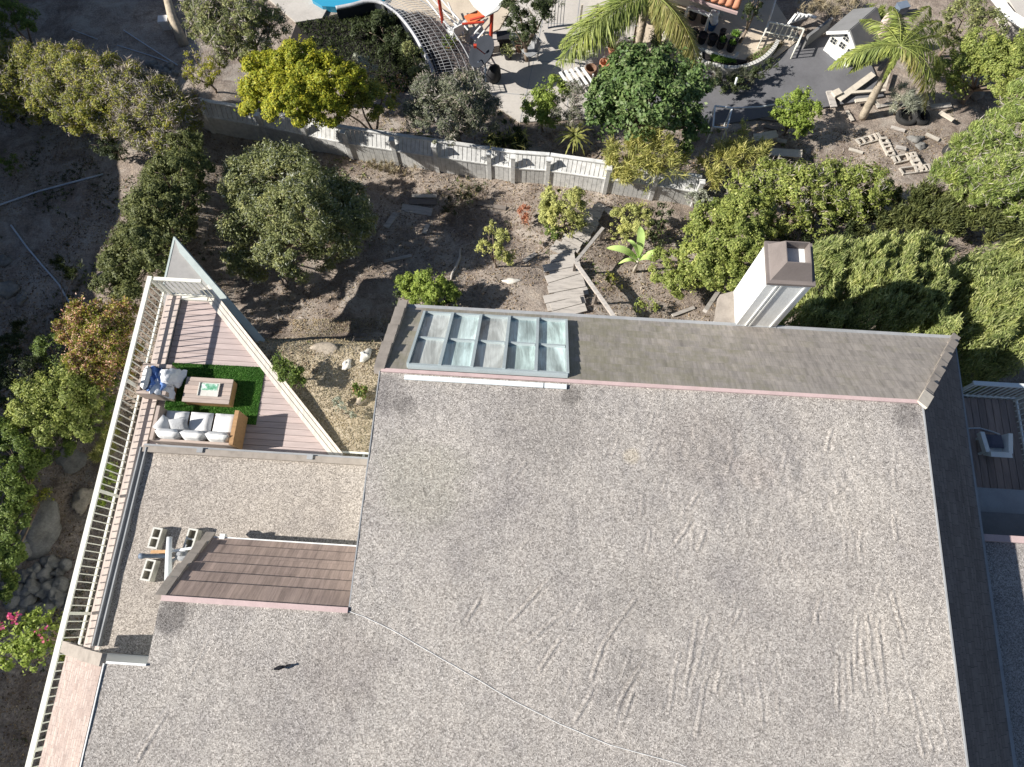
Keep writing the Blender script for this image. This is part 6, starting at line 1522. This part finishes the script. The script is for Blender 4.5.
# left hedge and slope plants
plant('hedge', 'scrubby mixed hedge along the top left with dead twigs', 'hedge', [(10, 66, 24, 2.0), (40, 68, 26, 2.1), (74, 76, 27, 2.2), (104, 84, 26, 2.2), (26, 88, 25, 1.8), (60, 98, 25, 1.8), (92, 106, 24, 1.8), (2, 90, 22, 1.8), (120, 100, 22, 2.0), (46, 108, 20, 1.3), (80, 118, 18, 1.3), (110, 118, 20, 1.5), (14, 106, 18, 1.2), (60, 84, 24, 2.1), (24, 72, 22, 2.0), (90, 92, 24, 2.1)],
      L['yellowgreen'], 2.3, .075, .5, trunk=.07, limbs=26, extra=[(L['twig'], .10, .16, .1, 'twigs')], base=tuple(atg(50, 118)[:2]))
plant('hedge', 'paler twiggy end of the top left hedge near the white fence', 'hedge', [(132, 92, 25, 2.2), (156, 104, 25, 2.2), (178, 118, 22, 2.1), (140, 120, 22, 1.8), (156, 134, 20, 1.7), (190, 108, 16, 2.0), (170, 140, 18, 1.8), (184, 132, 16, 1.9), (166, 112, 22, 2.2)],
      L['yellowgreen'], 2.2, .075, .5, trunk=.06, limbs=24, extra=[(L['twig'], .16, .2, .1, 'twigs')], base=tuple(atg(148, 140)[:2]))
plant('shrub', 'small yellow shrub at the left end of the white fence', 'shrub', [(196, 62, 12, 1.2), (210, 70, 12, 1.2), (202, 82, 12, .9), (190, 76, 9, .9), (220, 66, 8, 1.1)], L['yellow'], .9, .07, .45, trunk=.04, extra=[(L['twig'], .2, .14, .12, 'twigs')])
plant('column_hedge', 'long dark green hedge climbing from the deck point to the twiggy hedge', 'hedge', [(186, 150, 20.2, 3.0), (172, 176, 22.7, 3.1), (156, 206, 24.4, 3.0), (172, 226, 20.2, 2.9), (142, 238, 21.8, 2.7), (126, 262, 20.2, 2.3), (110, 286, 16.8, 1.9), (140, 276, 16.8, 2.2), (194, 168, 16.8, 3.0), (160, 258, 16.8, 2.5), (188, 200, 16.8, 2.9), (166, 190, 21.8, 1.6), (150, 232, 20.2, 1.5), (184, 160, 18.5, 1.5), (180, 216, 16.8, 1.4), (130, 290, 18.5, 1.8), (110, 270, 16.8, 1.6), (120, 250, 15.1, 1.6), (148, 262, 18.5, 2.0), (182, 158, 21.8, .8), (166, 186, 23.5, .8), (152, 212, 23.5, .8), (138, 240, 21.8, .8), (122, 268, 20.2, .7), (190, 196, 18.5, .9), (176, 232, 20.2, .9), (160, 262, 18.5, .9)],
      L['column'], 1.9, .085, .5, trunk=.07, limbs=24)
plant('rusty_shrub', 'pink and orange tinged shrub left of the deck railing', 'shrub', [(88, 322, 24, 2.0), (110, 328, 22, 2.1), (98, 350, 25, 1.9), (122, 350, 20, 1.9), (74, 332, 16, 1.7), (112, 376, 18, 1.5), (122, 312, 14, 2.1)], L['rust'], 2.0, .07, .5, trunk=.05, limbs=20, extra=[(L['yellowgreen'], .35, .08, .5, 'green_leaves')])
plant('leafy_bush', 'dense yellow-green bush below the rusty shrub at the left', 'shrub', [(38, 400, 24, 1.6), (66, 394, 25, 1.8), (50, 418, 23, 1.5), (82, 418, 20, 1.4), (24, 412, 16, 1.3), (72, 376, 20, 1.6), (34, 436, 14, 1.1), (90, 398, 16, 1.6)], L['lime'], 1.9, .085, .5, trunk=.05, limbs=16)
plant('leafy_bush', 'small yellowish bush beside the large grey boulder', 'shrub', [(40, 488, 14, .8), (30, 480, 9, .7), (46, 498, 8, .5)], L['yellowgreen'], 1.1, .075, .5, trunk=.03)
plant('dark_hedge', 'dark green hedge down the left edge beside the boulder', 'hedge', [(14, 456, 22, 1.6), (8, 490, 23, 1.6), (14, 524, 20, 1.4), (6, 556, 20, 1.4), (28, 466, 18, 1.3), (4, 585, 16, 1.2), (4, 436, 18, 1.4), (22, 505, 16, 1.2)], L['mid'], 2.0, .08, .5, trunk=.05, limbs=16)
fb = plant('flowering_shrub', 'leafy green shrub with pink flowers at the lower left', 'shrub', [(16, 634, 18, 1.9), (36, 630, 18, 2.0), (28, 650, 18, 1.8), (48, 638, 14, 1.8), (10, 655, 12, 1.6), (42, 618, 10, 1.7), (36, 664, 9, 1.3)], L['bright'], 1.0, .11, .55, trunk=.05, limbs=12)
for (px, py, k, h) in [(14, 617, 30, 2.3), (2, 626, 10, 2.2), (42, 639, 7, 2.2), (42, 630, 4, 2.2)]:
    q = atg(px, py, h); C = np.array([[q.x+random.gauss(0, .07), q.y+random.gauss(0, .06), q.z+random.uniform(0, .12)] for _ in range(k)]); n = len(C)
    leaves('flower_cluster', L['pinkflower'], fb, C, rdir(n), unit(rdir(n)+np.array([0, 0, 1.2])), .09*np.ones(n), .07*np.ones(n))
plant('railing_plant', 'yellowish strappy plant under the railing beside the walkway', 'plant', [(108, 412, 9, .6), (114, 422, 10, .6), (112, 436, 9, .5), (106, 448, 8, .4), (100, 455, 7, .3)], L['strap'], .8, .07, .3, 'strap', trunk=.02)
plant('railing_plant', 'bright green tufted plant seen through the railing balusters', 'plant', [(112, 470, 8, .7), (108, 485, 9, .7), (104, 498, 8, .6), (108, 400, 7, .6)], L['bright'], .9, .07, .25, 'needle', trunk=.02, flow=(0, 0, .9))
plant('railing_plant', 'dull green plant under the railing near the stone pile', 'plant', [(62, 625, 8, .6), (58, 640, 8, .6), (64, 655, 8, .6)], L['lime'], .8, .08, .3, 'needle', trunk=.02)
plant('dark_shrub', 'round dark shrub in the shade below the scrubby hedge', 'shrub', [(104, 146, 14, .6), (120, 152, 12, .6)], L['shade'], 1.0, .08, .45, trunk=.03)
plant('dark_shrub', 'dark shrub at the left edge under the scrubby hedge', 'shrub', [(14, 118, 18, .6), (34, 116, 12, .7), (4, 112, 14, .7)], L['shade'], 1.0, .09, .45, trunk=.03)
plant('dark_shrub', 'dark bush filling the left edge above the leafy bush', 'shrub', [(8, 366, 20, 1.0), (26, 376, 18, 1.0), (4, 392, 18, 1.1), (16, 344, 16, .7), (38, 368, 14, .8)], L['shade'], 1.5, .08, .45, trunk=.04)
plant('dark_shrub', 'low dark bush under the railing between rusty and leafy shrubs', 'shrub', [(100, 392, 16, 1.0), (92, 430, 15, .8), (60, 446, 14, .6), (104, 404, 13, .9), (50, 350, 16, .8), (62, 366, 14, .9)], L['mid'], 1.5, .075, .45, trunk=.04)
plant('dark_shrub', 'small dark weeds on the shaded dirt at far left', 'shrub', [(6, 160, 10, .4), (14, 168, 8, .3)], L['mid'], .8, .08, .4, trunk=.02)
plant('dark_shrub', 'low dark weeds on the shaded dirt beside the dark hedge', 'shrub', [(64, 264, 12, .35), (76, 272, 10, .3), (70, 338, 12, .4), (28, 330, 14, .4)], L['shade'], .7, .07, .35, 'needle', trunk=.02)
plant('grey_tree', 'large dull grey-green tree at the top left', 'tree', [(204, 6, 20, 3.6), (226, 22, 27, 4.2), (250, 14, 26, 4.5), (254, 38, 24, 3.8), (226, 44, 20, 3.2), (270, 24, 18, 4.0), (202, 28, 17, 3.2), (240, 0, 20, 4.4)], L['olive'], 1.5, .085, .5, trunk=.12, limbs=30, extra=[(L['twig'], .08, .2, .1, 'twigs')])
plant('corner_tree', 'green tree in the top left corner', 'tree', [(10, 14, 18, 2.0), (26, 22, 14, 1.8), (2, 30, 14, 1.6)], L['mid'], 1.1, .085, .5, trunk=.08, limbs=12)
plant('bed_shrub', 'dark shrub in the patch of painted shade inside the curved wall', 'shrub', [(380, 26, 15, .35), (398, 42, 14, .35), (364, 30, 12, .3), (408, 56, 10, .35), (390, 56, 12, .25)], L['shade'], 1.3, .1, .5, trunk=.04)
plant('bed_shrub', 'pale dotted shrub at the lower end of the curved wall', 'shrub', [(414, 58, 11, 1.0), (420, 70, 11, .9), (410, 48, 8, .9)], L['olive'], .8, .08, .5, trunk=.03)
plant('bed_shrub', 'round grey-green shrub behind the right of the yellow tree', 'shrub', [(362, 62, 9, 1.0), (370, 70, 8, .9)], L['grey'], 1.0, .07, .5, trunk=.03)
plant('bed_shrub', 'green and pinkish shrub between the yellow tree and the dusty tree', 'shrub', [(386, 84, 10, .9), (396, 88, 9, .8), (402, 82, 7, .7)], L['mid'], 1.0, .08, .5, trunk=.03, extra=[(L['rust'], .25, .08, .5, 'reddish_leaves')])
plant('dark_tree', 'dark evergreen tree shading the top of the patio', 'tree', [(518, 8, 18, 2.2), (536, 22, 18, 2.3), (524, 34, 14, 1.8), (548, 6, 16, 2.2), (512, 26, 11, 1.5)], L['shade'], 1.2, .09, .5, trunk=.08, limbs=14)
plant('dark_tree', 'deep shaded tree at the top right of the clay tile roof', 'tree', [(752, 2, 12, 2.0), (762, -14, 18, 2.4), (750, 14, 10, 1.4)], L['shade'], 1.1, .09, .5, trunk=.06, limbs=8)
plant('hanging_weeds', 'dry weeds spilling over the front of the curved planter', 'plant', [(712, 74, 10, .3), (726, 80, 10, .3), (744, 78, 10, .4), (700, 72, 8, .4)], L['greydark'], 1.0, .07, .3, 'needle', trunk=.02)
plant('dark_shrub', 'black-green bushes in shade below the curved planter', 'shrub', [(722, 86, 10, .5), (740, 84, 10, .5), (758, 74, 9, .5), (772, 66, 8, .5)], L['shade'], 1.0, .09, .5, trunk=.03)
plant('palm_shrub', 'mixed shrub under the palm fronds beside the slatted bench', 'shrub', [(660, 42, 12, .9), (640, 48, 10, .8), (672, 52, 10, .8), (622, 50, 9, .7)], L['mid'], .9, .09, .45, trunk=.04, extra=[(L['twig'], .2, .2, .1, 'twigs')])
# plants on the sandy slope by the deck
plant('small_bush', 'small green bush growing from under the deck edge', 'shrub', [(284, 366, 10, .6), (291, 375, 11, .6), (281, 360, 7, .6), (298, 382, 9, .5)], L['mid'], 2.4, .07, .5, trunk=.03)
plant('low_plant', 'grey-green low plant on the sandy slope, left one', 'plant', [(342, 410, 7, .25), (350, 418, 6, .2), (338, 402, 5, .2)], L['grey'], .9, .06, .5, trunk=.02)
plant('low_plant', 'brownish low plant by the roof edge on the sandy slope', 'plant', [(362, 394, 7, .3), (357, 389, 5, .25)], L['rust'], .8, .06, .5, trunk=.02, extra=[(L['mid'], .5, .07, .5, 'green_leaves')])
plant('dry_weeds', 'dry tufts under the fence in front of the dusty tree', 'plant', [(372, 166, 6, .2), (392, 170, 8, .2), (410, 172, 7, .2), (384, 168, 6, .2)], L['drygrass'], .7, .08, .2, 'needle', trunk=.01, flow=(0, 0, .8))

# low weeds scattered over the slopes
def weeds(name, m, n, x0, x1, y0, y1, thr):
    X, Y = scatter(n, x0, x1, y0, y1, lambda X, Y: vnoise(X+5, Y, .55)+.6*vnoise(X, Y+3, 1.9) > thr)
    k = 9; C = np.repeat(np.stack([X, Y, ground(X, Y)], -1), k, 0); d = rdir(len(C)); d[:, 2] = abs(d[:, 2])*.9+.15
    C = C+unit(d)*.05*rng.random((len(C), 1))*1.6; o = leaves(name, m, None, C, unit(d), unit(rdir(len(C))+np.array([0, 0, 1])), rng.uniform(.05, .14, len(C)), rng.uniform(.012, .03, len(C))); tag(o, kind='stuff')
weeds('weeds', L['mid'], 2600, -16, 14, 6.5, 16.5, .16)
weeds('dry_weeds', L['drygrass'], 3600, -9, 16, 6.5, 17.5, .13)
weeds('slope_weeds', L['shade'], 3000, -16.5, -9, -3, 15, .05)
# ------------------------------------------------------------------ light and camera
EL, AZ = 35.5, 7.0
print('leaf faces', sum(len(m.polygons) for m in bpy.data.meshes))
d = Vector((math.cos(R(EL))*math.cos(R(AZ)), math.cos(R(EL))*math.sin(R(AZ)), -math.sin(R(EL))))
sl_ = bpy.data.lights.new('sun', 'SUN'); sl_.energy = 5.0; sl_.angle = R(.5); sl_.color = (1, .95, .88)
so_ = bpy.data.objects.new('sun', sl_); COL.objects.link(so_); so_.rotation_euler = d.to_track_quat('-Z', 'Y').to_euler(); so_.location = (-30, -5, 40)
wd = bpy.data.worlds.new('World'); scn.world = wd; wd.use_nodes = True; nt = wd.node_tree; nt.nodes.clear()
o = nt.nodes.new('ShaderNodeOutputWorld'); b = nt.nodes.new('ShaderNodeBackground'); s = nt.nodes.new('ShaderNodeTexSky'); s.sky_type = 'NISHITA'
s.sun_disc = False; s.air_density = .9; s.dust_density = .5; s.altitude = 200; s.sun_elevation = R(EL); s.sun_rotation = math.atan2(-d.x, -d.y); b.inputs[1].default_value = .058
nt.links.new(s.outputs[0], b.inputs[0]); nt.links.new(b.outputs[0], o.inputs[0])
cam = bpy.data.cameras.new('camera'); co = bpy.data.objects.new('camera', cam); COL.objects.link(co); scn.camera = co
cam.sensor_width = 36; cam.lens = 36*FPX/1024; cam.clip_end = 2000; co.location = (0, 0, CAMZ); co.rotation_euler = (TILT, 0, 0)
vs = scn.view_settings; vs.view_transform = 'Standard'; vs.look = 'None'; vs.gamma = 1; vs.exposure = .68; vs.use_curve_mapping = False
scn.cycles.max_bounces = 5; scn.cycles.transparent_max_bounces = 4
